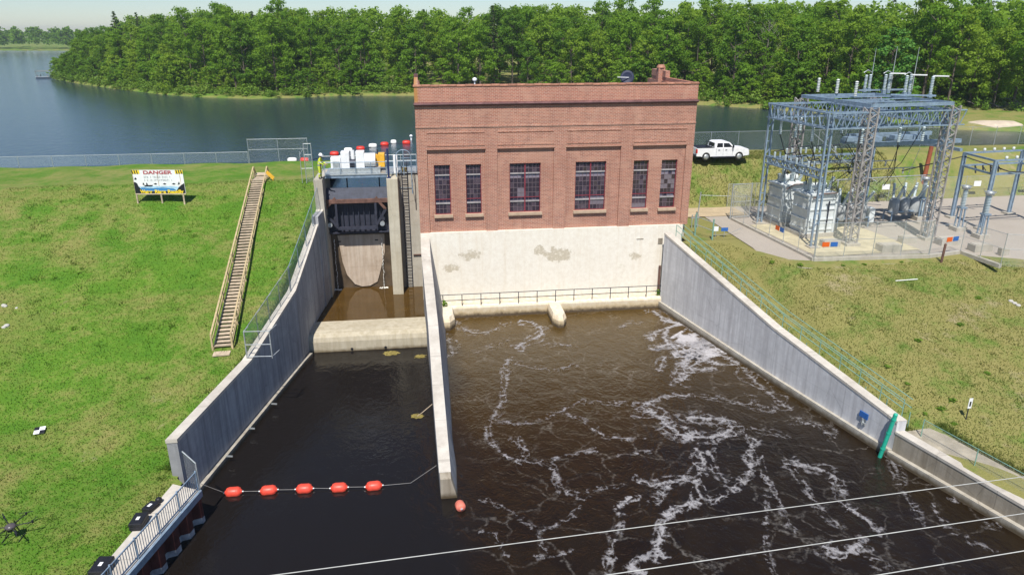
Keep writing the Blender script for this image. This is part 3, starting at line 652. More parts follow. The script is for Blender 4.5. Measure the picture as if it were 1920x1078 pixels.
#==================================================================== SPILLWAY GATE
GY = 3.3; SPY = 3.75
gs = thing('spillway_structure', 'concrete spillway bay with stained face and tall pier beside the brick powerhouse', 'spillway', (-4.5, 3, 0))
b = MB().box((-8.3, 1.5, -2), (-7.62, 6.4, 11.4)); part('abutment_pier', b, M_CONCL, gs)
b = MB().prism([(-8.29, 1.499), (-7.74, 1.499), (-7.90, -.6), (-8.40, -.6)], -2, 8.9, axis=2); part('pier_toe', b, M_CONC, gs)
b = MB().box((-2.55, 1.5, -2), (-1.65, 6.4, 11.35)); bevel(part('gate_pier', b, M_TAN, gs), .05)
b = MB().box((-7.62, SPY, -2), (-2.55, 6.4, 6.35)); part('spillway_face', b, plain('wet_stained_concrete', (.10,.07,.042), .6, 0, .45, 1.2), gs)
b = MB()  # raised tongue of paler concrete with a rounded foot
pl = [(-7.05, 6.2), (-3.1, 6.2), (-3.15, 4.6), (-3.6, 3.0), (-3.95, 1.9), (-4.6, 1.55), (-5.3, 1.5), (-5.9, 1.75), (-6.5, 2.6), (-6.8, 3.8)]
b.prism(pl, SPY-.10, SPY-.002, axis=1); part('spillway_apron', b, concrete('pinkish_concrete', (.46,.37,.29), (.62,.55,.46), (.34,.26,.19), .85), gs)
b = MB().box((-1.65, 3.3, -2), (-.002, 6.4, 11.25)); part('rear_wall', b, M_CONCL, gs)
for px_, py_ in ((636, 453), (706, 450)): p = ony(px_, py_, SPY-.1); part('weep_hole', MB().box((p[0]-.14, SPY-.13, p[2]-.05), (p[0]+.14, SPY-.102, p[2]+.05)), M_BLACK, gs)
for px_ in (628, 717):   # thin leaks running down the face
    p = ony(px_, 470, SPY-.15); b = MB()
    for k in range(14):
        z0 = 1.45+k*.32; b.tube((p[0]+random.uniform(-.05,.05), SPY-.16-random.random()*.08, z0), (p[0]+random.uniform(-.05,.05), SPY-.16-random.random()*.08, z0+.26), .022+.014*random.random(), 5)
    part('leak', b, M_WHITEB, gs)
    b = MB(); 
    for k in range(26): a = random.uniform(0, 6.28); r_ = random.uniform(0, .42); b.lathe([(.01, 0), (.07, .02), (.04, .05), (.01, .06)], (p[0]+math.cos(a)*r_, SPY-.45+math.sin(a)*r_*.4, 1.395), n=6)
    part('splash', b, M_WHITEB, gs)
g = thing('spillway_gate', 'dark steel spillway gate with ribs and a hexagonal brace frame', 'gate', (-5, GY, 6.4))
GX0, GX1 = -7.6, -2.57
def gz(py, px=662): return float(ony(px, py, GY)[2])
zt, zb_ = gz(352), gz(438)
part('skin_plate', MB().box((GX0, GY, zb_), (GX1, GY+.08, zt)), M_GATE, g)
zr0 = gz(376)
part('top_plate', MB().add([(GX0, GY-.01, zt), (GX1, GY-.01, zt), (GX1, GY-.45, zr0+.1), (GX0, GY-.45, zr0+.1)], [(0,1,2,3)]), M_DARK, g)
def gx(px, py=400): return float(ony(px, py, GY-.6)[0])
for i in range(11):
    x = GX0+.3+(GX1-GX0-.6)*i/10; part('rib', MB().box((x-.04, GY-.22, zb_+.05), (x+.04, GY-.001, zr0)), M_DARK, g)
part('upper_girder', MB().box((GX0+.02, GY-.75, gz(374)-.16), (GX1-.02, GY-.46, gz(372)+.05)), M_RUST, g)
part('lower_girder', MB().box((gx(632), GY-.75, gz(424)-.12), (gx(707), GY-.46, gz(424)+.1)), M_GATE, g)
part('bottom_beam', MB().box((GX0+.02, GY-.45, gz(434)-.04), (GX1-.02, GY-.001, gz(434)+.05)), M_GATE, g)
ya = GY-.62
for a, c, mt in (((628, 372), (604, 398), M_RUST), ((604, 398), (634, 424), M_GATE), ((704, 370), (723, 392), M_RUST), ((723, 392), (706, 422), M_GATE)):
    q = [ony(*k, ya) for k in (a, c)]; part('brace', MB().bar(q[0], q[1], .22, .2), mt, g)
for px_ in (631, 705): part('stile', MB().box((gx(px_)-.09, GY-.72, gz(424)), (gx(px_)+.09, GY-.48, gz(376))), M_GATE, g)
for px_, py_ in ((619, 422), (717, 419)): p = ony(px_, py_, ya); part('roller', MB().tube((p[0], ya-.1, p[2]), (p[0], ya+.1, p[2]), .2, 12), M_GALV, g)
# hoist deck
DZ = 11.40
dk = thing('hoist_deck', 'steel hoist deck with pipe railings spanning the spillway gate', 'platform', (-4.5, 4, DZ))
part('deck_plate', MB().box((-7.6, 3.1, DZ+.005), (-1.66, 6.3, DZ+.10)).box((-1.655, 3.35, DZ+.005), (-.05, 6.3, DZ+.10)), M_GALV, dk)
for y in (3.25, 4.7, 6.15): part('beam', MB().box((-7.6, y-.09, DZ-.22), (-2.6, y+.12, DZ+.003)), M_STEELB, dk)
for x in (-6.0, -3.3): part('hanger', MB().box((x-.05, 4.63, 8.7), (x+.05, 4.77, DZ-.22)), M_DARK, dk)
def railing(parent, pts, h, mat, r=.03, nrail=2, post=1.3):
    for a, c in zip(pts, pts[1:]):
        a, c = Vector(a), Vector(c); L = (c-a).length; n = max(1, round(L/post))
        for i in range(n+1):
            if i == 0 and a != Vector(pts[0]): continue
            p = a.lerp(c, i/n); part('post', MB().tube(p, p+Vector((0,0,h)), r, 6), mat, parent)
        for k in range(nrail):
            z = h*(k+1)/nrail; part('rail', MB().tube(a+Vector((0,0,z)), c+Vector((0,0,z)), r*.85, 6), mat, parent)
railing(dk, [(-7.55, 3.15, DZ+.1), (-.1, 3.15, DZ+.1)], .95, M_STEELB)
railing(dk, [(-8.2, 6.25, DZ+.1), (-.1, 6.25, DZ+.1)], 1.0, M_GALV)
# hoist machinery: placed by picture column, set on the deck at Y=4
HY = 4.0; zd = DZ+.10
def hx(px, py=300): return float(ony(px, py, HY-.4)[0])
def hzz(py, px=660): return float(ony(px, py, HY-.4)[2])
ho = thing('gate_hoist', 'white and grey gate hoist with two tall housings and drums on the deck', 'hoist', (-5, HY, zd))
part('base_frame', MB().box((hx(617), HY-.55, zd+.002), (hx(712), HY+.75, zd+.38)), M_GALV, ho)
for a, c in ((639, 655), (667, 683)): bevel(part('housing', MB().box((hx(a), HY-.4, zd+.381), (hx(c), HY+.5, hzz(285))), M_WHITEP, ho), .04)
bevel(part('motor_cover', MB().box((hx(619), HY-.35, zd+.381), (hx(638.5), HY+.4, hzz(295.5))), M_WHITEP, ho), .06)
part('motor_grille', MB().box((hx(623), HY-.36, zd+.45), (hx(636), HY-.351, hzz(303))), M_GALV, ho)
zc_ = zd+.38+.62; part('drum', MB().tube((hx(683.5), HY, zc_), (hx(703.5), HY, zc_), .56, 24), M_WHITEP, ho)
part('gearbox', MB().tube((hx(655.5), HY, zd+.75), (hx(666.5), HY, zd+.75), .34, 16), M_DARK, ho)
part('stack', MB().tube((hx(661), HY+.1, zd+.9), (hx(661), HY+.1, hzz(284)), .16, 12), M_WHITEP, ho)
ge = thing('generator_box', 'yellow generator box beside the gate hoist drum', 'generator', (hx(715), 5.0, zd))
def hx5(px): return float(ony(px, 300, 4.6)[0])
bevel(part('body', MB().box((hx5(709), 4.6, zd+.25), (hx5(721), 5.6, float(ony(715, 289, 4.6)[2]))), M_YEL, ge), .03)
part('cover', MB().box((hx5(696), 4.65, zd+.6), (hx5(708.8), 5.5, float(ony(700, 292, 4.6)[2]))), M_YEL, ge)
part('skid', MB().box((hx5(707), 4.55, zd+.002), (hx5(722), 5.65, zd+.249)), M_DARK, ge)
part('exhaust', MB().tube((hx5(707.5), 5.2, zd+.8), (hx5(707.5), 5.2, float(ony(707, 281, 5)[2])), .05, 8), M_DARK, ge)
p = ony(729, 332, 1.8); solo('mast', MB().tube((p[0], 1.8, 11.352), (p[0], 1.8, float(ony(728, 279, 1.8)[2])), .085, 10).box((p[0]-.16, 1.64, 11.352), (p[0]+.16, 1.96, 11.42)), M_BLUEWALL, 'dark navy mast standing on the concrete gate pier', 'mast')
p = ony(742, 316, 3.2); solo('control_cabinet', MB().box((p[0]-.17, 3.1, DZ+.102), (p[0]+.17, 3.4, float(ony(742, 292, 3.1)[2]))), M_WHITEP, 'narrow white control cabinet beside the caged ladder', 'cabinet')
# ladder with cage
la = thing('caged_ladder', 'steel ladder down the spillway recess with a round safety cage on top', 'ladder', (-.8, 4.2, 1.4))
lx = float(ony(762, 400, 3.2)[0]); 
for sx in (-.24, .24): part('stringer', MB().bar((lx+sx, 3.18, 1.3), (lx+sx, 3.18, 12.5), .06, .04, (0,1,0)), M_DARK, la)
for k in range(36):
    z = 1.5+k*.305; part('rung', MB().tube((lx-.24, 3.18, z), (lx+.24, 3.18, z), .028, 5), M_DARK, la)
yl = 2.25
def hoop(z, r=.62):
    c = Vector((lx, yl, z)); return [c+Vector((r*math.cos(a), -.0, r*math.sin(a))) for a in np.linspace(0, math.pi, 15)]
hz = float(ony(762, 281, yl)[2])-.62
part('cage_hoop', MB().pipe(hoop(hz), .035, 6), M_STEELB, la)
for sx in (-.62, .62, -.0): part('cage_bar', MB().tube((lx+sx, yl, 11.0 if sx else 11.5), (lx+sx, yl, hz+(.6 if sx == 0 else 0)), .04, 6), M_STEELB, la)
for z in (10.2, 12.0, 12.7): part('cage_strap', MB().pipe([(lx-.62, yl, z), (lx-.62, 3.25, z), (lx+.62, 3.25, z), (lx+.62, yl, z)], .025, 5), M_STEELB, la)
for sx in (-.62, .62): part('guard_rail', MB().tube((lx+sx, yl+.05, 9.9), (lx+sx, yl+.05, 11.1), .05, 6), M_STEELB, la)
p0 = ony(762, 317, 2.0); solo('ladder_gate', MB().box((lx-.2, 3.4, DZ+.102), (lx+.2, 3.46, DZ+.55)).box((lx-.16, 3.36, DZ+.102), (lx+.16, 3.399, DZ+.4)), plain('pale_yellow_paint', (.72,.55,.18), .5), 'small yellow gate plate at the top of the caged ladder', 'gate')
pz_ = ony(775, 478, 3.2); part('pipe', MB().tube((-.7, 3.22, pz_[2]), (.0, 3.22, pz_[2]), .06, 8), M_RUST, gs)

#==================================================================== FENCES AND RAILINGS
def fence(name, label, pts, h, post_mat, link_mat, spacing=3., arms=False, r=.027, mid=False, cat='fence', bury=.15):
    pts = [Vector(p) for p in pts]; t = thing(name, label, cat, tuple(pts[len(pts)//2]))
    for k, (a, c) in enumerate(zip(pts, pts[1:])):
        L = (c-a).length; n = max(1, round(L/spacing)); up = Vector((0,0,h))
        for i in range(n+1):
            if i == 0 and k > 0: continue
            p = a.lerp(c, i/n); part('post', MB().tube(p-Vector((0,0,bury)), p+up*1.03, r, 6), post_mat, t)
            if arms: part('barb_arm', MB().tube(p+up, p+up+Vector((.28,0,.28)), r*.7, 5), post_mat, t)
        part('top_rail', MB().tube(a+up, c+up, r*.75, 6), post_mat, t)
        if mid: part('mid_rail', MB().tube(a+up*.55, c+up*.55, r*.6, 6), post_mat, t)
        part('mesh_panel', MB().quad(a+Vector((0,0,.04)), c+Vector((0,0,.04)), c+up*.985, a+up*.985), link_mat, t, fix=False)
    return t
# along the crest, either side
fence('crest_fence', 'low chain-link fence along the grassy dam crest left of the stairs', [(-64,19.3,10),(-17.2,19.3,10)], 1.05, M_GALV, M_LINKB, 3.2)
fence('crest_fence', 'tall chain-link fence section on the crest between the stairs and the hoist deck', [(-17.1,19.3,10),(-11.2,19.3,10)], 2.3, M_GALV, M_LINKT, 3.2, mid=True)
fence('crest_fence', 'long chain-link fence on the crest behind the white pickup truck', [(22.6,19.6,10),(48,19.8,10),(98,20,10)], 2.1, M_GALV, M_LINKT, 3.1)
b = thing('raised_fence', 'raised pipe frame where the crest fence meets the hoist deck', 'fence', (-10.6, 12, 10))
fx0 = ony(574, 330, 8)[0]; fx1 = ony(588, 330, 8)[0]
for x, zt_ in ((fx0, 13.4), (fx1, 13.4)): part('post', MB().tube((x, 8, 9.8), (x, 8, zt_), .04, 6), M_GALV, b)
for z in (13.35, 12.4, 11.2): part('rail', MB().tube((fx0, 8, z), (fx1, 8, z), .03, 6), M_GALV, b)
part('mesh_panel', MB().quad((fx0, 8, 10), (fx1, 8, 10), (fx1, 8, 12.4), (fx0, 8, 12.4)), M_LINKB, b, fix=False)
x2 = ony(566, 330, 8)[0]; part('post', MB().tube((x2, 8, 9.9), (x2, 8, 12.7), .03, 6), M_GALV, b); part('rail', MB().tube((x2, 8, 12.4), (fx0, 8, 13.0), .025, 6), M_GALV, b); part('rail', MB().tube((x2, 8, 11.2), (fx0, 8, 11.2), .025, 6), M_GALV, b)
# on the training wall
def lwtop(Y, off=-.28): return Vector((along(LW, Y, 0)+off, Y, along(LW, Y, 2)+.03))
fence('wall_fence', 'blue-green chain-link fence on top of the training wall beside the gate', [Vector((-8.05, 7.5, 10.0)), Vector((-8.05, 1.7, 9.1)), lwtop(-3.5), lwtop(-8.6)], 1.75, M_STEELB, M_LINKG, 2.4, bury=.0)
wf = fence('wall_fence', 'chain-link fence section with barb arms ending at the frame over the channel', [lwtop(-8.75), lwtop(-12.3), lwtop(-15.8)], 1.75, M_GALV, M_LINKG, 2.4, arms=True, bury=.0)
e = lwtop(-15.85); k = 1.75
fr = thing('overhang_frame', 'pipe gate frame reaching out over the channel from the training wall', 'fence', tuple(e))
o2 = e+Vector((1.55, -.35, .1))
for p in (e, o2): part('post', MB().tube(p-Vector((0,0,.02 if p is e else 0)), p+Vector((0,0,k)), .04, 6), M_GALV, fr)
for z in (.12, .9, k): part('rail', MB().tube(e+Vector((0,0,z)), o2+Vector((0,0,z)), .03, 6), M_GALV, fr)
for z in (.1, k): part('spur', MB().tube(o2+Vector((0,0,z)), o2+Vector((.35,.55,z+.18)), .025, 5), M_GALV, fr)
# right wing wall: double green pipe railing
gr = thing('wall_railing', 'double green pipe railing following the top of the sloping wing wall', 'railing', (24, -13, 4))
for off in (.58, 1.08):
    a0 = Vector((along(RW, -1.2, 0)+off, -1.2, along(RW, -1.2, 2))); pts = [Vector((along(RW, y, 0)+off, y, along(RW, y, 2)+.02)) for y in (-1.6, -8, -14.9, -20, -24.6)]
    for a, c in zip(pts, pts[1:]):
        n = 3
        for i in range(n+1):
            if i == 0 and a is not pts[0]: continue
            p = a.lerp(c, i/n); p.z = h_right(p.x, p.y) if off > 1 else p.z; part('post', MB().tube(p-Vector((0,0,.1)), p+Vector((0,0,1.0)), .028, 6), M_GREENP, gr)
        for z in (.5, 1.0): part('rail', MB().tube(a+Vector((0,0,z)), c+Vector((0,0,z)), .026, 6), M_GREENP, gr)
pts = [Vector((along(RW2, y, 0)+.9, y, along(RW2, y, 2)+.03)) for y in (-25.6, -28.5, -31.6, -35, -39)]
fence('river_fence', 'low wire fence with green top rail along the weathered river wall', pts, 1.0, M_GREENP, M_LINK, 3.0)
p = onz(1303, 440, 6.0); q = onz(1335, 452, 5.8)
gp = thing('gate_posts', 'pair of green steel posts with pipe rails at the top of the wing wall', 'gate', tuple(p))
for w, h_ in ((p, 1.9), (q, 1.9)): part('post', MB().tube((w[0], w[1], 5.4), (w[0], w[1], w[2]+h_), .07, 8), M_GREENP, gp)
for z in (.9, 1.6): part('rail', MB().tube((p[0], p[1], p[2]+z), (q[0], q[1], q[2]+z), .03, 6), M_GALV, gp)
q2 = onz(1390, 440, 5.9); part('chain', MB().pipe([(q[0], q[1], q[2]+.5), tuple((q+q2)/2+np.array([0,0,.32])), (q2[0], q2[1], q2[2]+.6)], .02, 5), M_GALV, gp)
for i, (px_, mt, nm, lb) in enumerate(((1341, M_WHITEP, 'notice_sign', 'small white notice board beside the green gate posts'), (1357, M_BLSIGN, 'notice_sign', 'small blue notice board beside the white one near the gate posts'))):
    c = onz(px_, 446, 5.85); s_ = thing(nm, lb, 'sign', tuple(c)); part('post', MB().tube((c[0], c[1], 5.5), (c[0], c[1], c[2]+.95), .03, 6), M_GALV, s_)
    w_ = .2+.1*i; part('board', MB().box((c[0]-w_, c[1]-.04, c[2]+.6), (c[0]+w_, c[1]-.0, c[2]+1.0-.1*i)), mt, s_)
vp = thing('valve_posts', 'cluster of galvanised pipe posts beside the brick corner', 'posts', tuple(onz(1302, 425, 6.0)))
c = onz(1302, 425, 6.0)
for dx in (-.3, 0, .3): part('post', MB().tube((c[0]+dx, c[1]+.2*dx, 5.6), (c[0]+dx, c[1]+.2*dx, c[2]+1.1), .05, 8), M_GALV, vp)
part('rail', MB().tube((c[0]-.4, c[1], c[2]+.8), (c[0]+.4, c[1], c[2]+.8), .035, 6), M_GALV, vp)
c = onz(1308, 405, 5.95); fp = thing('fence_post', 'lone galvanised gate post beside the dirt road', 'post', tuple(c)); part('tube', MB().tube((c[0], c[1], 5.7), (c[0]+.12, c[1], c[2]+2.3), .06, 8), M_GALV, fp)
part('rail', MB().tube((c[0]+.1, c[1], c[2]+2.0), (c[0]+4.2, c[1]-1.2, c[2]+2.0), .02, 5), M_GALV, fp)

#==================================================================== WOODEN STAIRS
def slope_hit(x, y):
    d = ray(x, y); k = 20.
    while k < 140:
        P = CAM_C+d*k
        if P[2] < h_left(P[0], P[1]): return P
        k += .02
    return P
sb, stp = slope_hit(418, 655), slope_hit(490, 334)
sb = Vector(sb); stp = Vector(stp)
st = thing('wooden_stairs', 'long timber stairway with handrails climbing the grass slope', 'stairs', tuple(sb))
SWD = .50; NT_ = 62; ax = (stp-sb); side = Vector((ax.y, -ax.x, 0)).normalized()
for k in range(NT_):
    t_ = (k+.5)/NT_; p = sb+ax*t_; p.z = max(p.z+.16, h_left(p.x, p.y)+.13); fw = Vector((ax.x, ax.y, 0)).normalized()
    part('tread', MB().bar(p-side*SWD, p+side*SWD, .27, .06, (0,0,1)), M_WOOD, st)
for s_ in (-1, 1): part('stringer', MB().bar(sb+side*s_*(SWD+.03)+Vector((0,0,.05)), stp+side*s_*(SWD+.03)+Vector((0,0,.05)), .05, .28), M_WOODY, st)
part('landing', MB().bar(sb-side*SWD-ax.normalized()*.4+Vector((0,0,.02)), sb+side*SWD-ax.normalized()*.4+Vector((0,0,.02)), .7, .08, (0,0,1)), M_WOOD, st)
part('landing', MB().bar(stp-side*SWD+ax.normalized()*.6+Vector((0,0,.12)), stp+side*SWD+ax.normalized()*.6+Vector((0,0,.12)), 1.2, .08, (0,0,1)), M_WOOD, st)
for s_ in (-1, 1):
    o_ = side*s_*(SWD+.09)
    for k in range(11):
        p = sb+ax*(k/10)+o_; part('rail_post', MB().bar(p-Vector((0,0,.3)), p+Vector((0,0,1.02)), .1, .1, (0,1,0)), M_WOODY, st)
    part('handrail', MB().bar(sb+o_+Vector((0,0,1.05)), stp+o_+Vector((0,0,1.05)), .11, .05), M_WOODY, st)
    part('mid_rail', MB().bar(sb+o_+Vector((0,0,.55)), stp+o_+Vector((0,0,.55)), .05, .1), M_WOODY, st)
    e_ = stp+o_+ax.normalized()*.9; e_.z = stp.z; part('handrail_end', MB().bar(stp+o_+Vector((0,0,1.05)), e_+Vector((0,0,.45)), .12, .06).bar(e_-Vector((0,0,.2)), e_+Vector((0,0,.5)), .1, .1, (0,1,0)), M_WOODY, st)
    for k in range(6): pass
p = slope_hit(507, 338); yt = thing('warning_tag', 'yellow plastic marker leaning against the top of the timber stairs', 'marker', tuple(p)); part('blade', MB().bar((p[0]-.25, p[1], p[2]+.75), (p[0]+.35, p[1]-.3, p[2]+.2), .32, .04, (0,1,.3)), M_YEL, yt); part('leg', MB().tube((p[0]+.3, p[1]-.28, p[2]-.1), (p[0]+.3, p[1]-.28, p[2]+.3), .03, 6), M_YEL, yt)

#==================================================================== DANGER SIGN
def text_mesh(name, body, size, mat, parent, loc, rot, wide=None, bold=.0, extr=.004):
    cu = bpy.data.curves.new(name, 'FONT'); cu.body = body; cu.size = size; cu.extrude = extr; cu.offset = bold; cu.align_x = 'CENTER'; cu.align_y = 'CENTER'
    tmp = bpy.data.objects.new(name+'_tmp', cu); COL.objects.link(tmp); dg = bpy.context.evaluated_depsgraph_get()
    me = bpy.data.meshes.new_from_object(tmp.evaluated_get(dg)); bpy.data.objects.remove(tmp); bpy.data.curves.remove(cu); me.name = name
    o = link(name, me, mat, parent)
    if wide and me.vertices:
        xs = [v.co.x for v in me.vertices]; o.scale.x = wide/(max(xs)-min(xs))
    o.location = loc; o.rotation_euler = rot; return o
pl, pm_, pr_ = Vector(slope_hit(263, 377)), Vector(slope_hit(305, 381)), Vector(slope_hit(350, 379))
SGN = thing('danger_sign', 'wide white DANGER warning board with river picture on posts on the grass slope', 'sign', tuple(pm_))
uX = (pr_-pl); uX.z = 0; SW_ = 4.15; uX.normalize(); nrm = Vector((uX.y, -uX.x, 0)); tilt = R(0)
for p in (pl, pm_, pr_):
    p0 = pm_+uX*((p-pm_).dot(uX)); p0.z = h_left(p0.x, p0.y); part('post', MB().bar(p0-Vector((0,0,.3)), Vector((p0.x, p0.y, pm_.z+2.6)), .11, .11, (0,1,0)), M_WOOD, SGN)
rzs = math.atan2(uX.y, uX.x); brd = bpy.data.objects.new('board', None)
SH = 1.95; zb0 = pm_.z+.82
def sgn(mb_or, u0, v0, u1, v1, d): # rectangle on the board
    o_ = Vector((pm_.x, pm_.y, zb0))+nrm*(.06+d); mb_or.add([o_+uX*u0+Vector((0,0,v0)), o_+uX*u1+Vector((0,0,v0)), o_+uX*u1+Vector((0,0,v1)), o_+uX*u0+Vector((0,0,v1))], [(0,1,2,3)]); return mb_or
def sgp(poly, d, mat, name):
    o_ = Vector((pm_.x, pm_.y, zb0))+nrm*(.06+d); return part(name, MB().add([o_+uX*u+Vector((0,0,v)) for u, v in poly], [tuple(range(len(poly)))]), mat, SGN, fix=False)
hw = SW_/2
part('panel', MB().bar(Vector((pm_.x, pm_.y, zb0+SH/2))-uX*hw+nrm*.03, Vector((pm_.x, pm_.y, zb0+SH/2))+uX*hw+nrm*.03, .05, SH), M_WHITEP, SGN)
part('bottom_trim', MB().bar(Vector((pm_.x, pm_.y, zb0-.04))-uX*hw+nrm*.04, Vector((pm_.x, pm_.y, zb0-.04))+uX*hw+nrm*.04, .08, .07), M_WOOD, SGN)
M_SKYP = plain('printed_water_blue', (.05,.22,.48), .5, 0, .4, 2); M_PRB = plain('printed_black', (.012,.014,.02), .5); M_PRY = plain('printed_yellow', (.85,.62,.03), .5, 0, .1); M_PRR = plain('printed_red', (.42,.09,.10), .5, 0, .1); M_PRG = plain('printed_grey', (.42,.44,.46), .5, 0, .1); M_PALEB = plain('printed_pale_blue', (.38,.58,.74), .5, 0, .3, 3)
sgp([(-hw+.02, 0.02), (hw-.02, .02), (hw-.02, .5), (.9, .62), (-.9, .62), (-hw+.02, .55)], .002, M_PALEB, 'print_water')
sgp([(-1.7, .22), (1.5, .22), (1.1, .42), (.2, .50), (-.6, .44), (-1.5, .5)], .005, M_SKYP, 'print_water')
sgp([(-hw+.02, .02), (hw-.02, .02), (hw-.02, .20), (-hw+.02, .20)], .008, M_PRB, 'print_ground')
sgp([(-hw+.02, .2), (-1.45, .2), (-1.6, .45), (-1.72, .62), (-1.78, .85), (-1.95, .98), (-hw+.02, .92)], .011, M_PRB, 'print_angler')
sgp([(-1.98, 1.18), (-1.8, 1.16), (-1.76, 1.26), (-1.86, 1.36)], .011, M_PRB, 'print_head')
sgp([(hw-.02, .2), (1.35, .2), (1.55, .5), (1.75, .66), (hw-.02, .86)], .011, M_PRB, 'print_bank')
sgp([(1.52, .72), (1.72, .80), (1.66, 1.0), (1.6, .9)], .011, M_PRB, 'print_person')
sgp([(-1.2, .60), (-.62, .60), (-.5, .72), (-1.25, .70)], .011, M_PRB, 'print_canoe')
for u in (-1.28, -1.0): sgp([(u-.07, .73), (u+.08, .73), (u+.03, .90), (u-.04, .9)], .011, M_PRB, 'print_canoeist')
for u in (-.3, .45, 1.2): sgp([(u-.16, .80), (u+.02, .74), (u+.16, .80), (u+.02, .88)], .011, M_PRB, 'print_bird')
rot = (R(90), 0, rzs)
def sl_(u, v, d=.012): return Vector((pm_.x, pm_.y, zb0))+uX*u+Vector((0,0,v))+nrm*(.06+d)-Vector(pm_)
text_mesh('heading', 'DANGER', .40, M_PRR, SGN, sl_(0, 1.74), rot, 2.35, .012)
for r_, v in ((0, 1.40), (1, 1.14)):   # two lines of grey print too faint to read
    u = -1.15; rr = random.Random(r_)
    b = MB()
    while u < 1.15:
        w_ = rr.uniform(.05, .11); sgn(b, u, v-.09, u+w_*.4, v+rr.uniform(.03, .1), .012); sgn(b, u+w_*.4, v-.09+rr.choice((0, .08)), u+w_, v-.05+rr.choice((0, .08)), .012); u += w_+.035+(.13 if rr.random() < .2 else 0)
    part('faint_lettering', b, M_PRG, SGN, fix=False)
for wd, u, w_ in (('Water', -1.15, 1.0), ('Rises', .0, .9), ('Rapidly', 1.25, 1.3)): text_mesh('lettering', wd, .40, M_PRY, SGN, sl_(u, .15, .014), rot, w_, .016)
for s_ in (-1, 1):
    sgp([(s_*hw-(.0 if s_ > 0 else -.0), SH-.32), (s_*hw, SH), (s_*(hw-.62), SH), (s_*(hw-.62), SH-.32)], .003, M_PRY, 'hazard_panel')
    for k in range(3): u = s_*(hw-.08-.19*k); sgp([(u-.05, SH-.32), (u+.04, SH-.32), (u-.02, SH), (u-.11, SH)], .007, M_PRB, 'hazard_stripe')

#==================================================================== LEFT FOREGROUND: sheet piling, cap, railing
ci0, ci1 = Vector(CAPI[0]), Vector(CAPI[1]); co0, co1 = Vector(onz(374, 919, CAPZ)), Vector(onz(236, 1078, CAPZ))
dv = (ci1-ci0).normalized(); ext = 14
ci1e = ci0+dv*(ci1-ci0).length*3.2; co1e = co0+(co1-co0).normalized()*(co1-co0).length*3.2
sp_ = thing('sheet_pile_wall', 'rust-red sheet pile wall with concrete cap and blue-grey steel edge beam', 'wall', tuple(ci0))
b = MB(); b.add([ci0, co0, co1e, ci1e, *[v-Vector((0,0,.4)) for v in (ci0, co0, co1e, ci1e)]], [(0,1,2,3), (4,5,6,7), (0,1,5,4), (1,2,6,5), (2,3,7,6), (3,0,4,7)]); part('cap', b, M_CAP, sp_)
cdv = (co1e-co0).normalized(); cn = Vector((-cdv.y, cdv.x, 0)); cn = cn if cn.x > 0 else -cn
b = MB().bar(co0+cn*.07-Vector((0,0,.14)), co1e+cn*.07-Vector((0,0,.14)), .12, .34); part('edge_beam', b, M_STEELB, sp_)
pw = 1.15; nP = int((co1e-co0).length/pw)
for k in range(nP):
    p = co0+cdv*k*pw+cn*.02; prof_ = [(0, 0), (.16, 0), (.34, -.34), (.66, -.34), (.84, 0), (1, 0)]
    rows = [[p+cdv*u*pw+cn*w_+Vector((0,0,z)) for u, w_ in prof_] for z in (-CAPZ-1.5, -.40)]
    part('pile', MB().sweep(rows), M_RUSTP, sp_, fix=False)
    rows = [[p+cdv*u*pw+cn*(w_+.02)+Vector((0,0,z)) for u, w_ in prof_] for z in (-CAPZ-.2, -CAPZ+.32)]
    part('waterline_stain', MB().sweep(rows), plain('chalky_tide_line', (.34,.34,.36), .9, 0, .5, 3), sp_, fix=False)
rg = thing('promenade_railing', 'blue-grey baluster railing along the edge of the concrete cap', 'railing', tuple(co0))
L_ = (co1e-co0).length; nb = int(L_/.16)
for z in (.12, 1.0): part('rail', MB().bar(co0-cn*.06+Vector((0,0,z)), co1e-cn*.06+Vector((0,0,z)), .05, .05), M_STEELB, rg)
bm_ = MB().bar((0,0,.12), (0,0,1.0), .022, .022, (0,1,0)).mesh('baluster')
for k in range(min(nb, 110)):
    o = link('baluster', bm_, M_STEELB, rg); o.location = co0-cn*.06+cdv*k*.16-rg.location
for k in range(int(L_/1.6)): p = co0-cn*.06+cdv*k*1.6; part('post', MB().bar(p-Vector((0,0,.0)), p+Vector((0,0,1.08)), .07, .07, (0,1,0)), M_STEELB, rg)
q_ = co0+Vector((-.75, .75, 0)); part('end_brace', MB().tube(co0+Vector((0,.1,1.45)), q_+Vector((0,0,1.75)), .035, 6).tube(co0+Vector((0,.1,-.1)), co0+Vector((0,.1,1.45)), .035, 6), M_GALV, rg)
part('end_mesh', MB().quad(co0+Vector((0,.1,.1)), q_+Vector((0,0,.1)), q_+Vector((0,0,1.7)), co0+Vector((0,.1,1.42))), M_LINK, rg, fix=False)
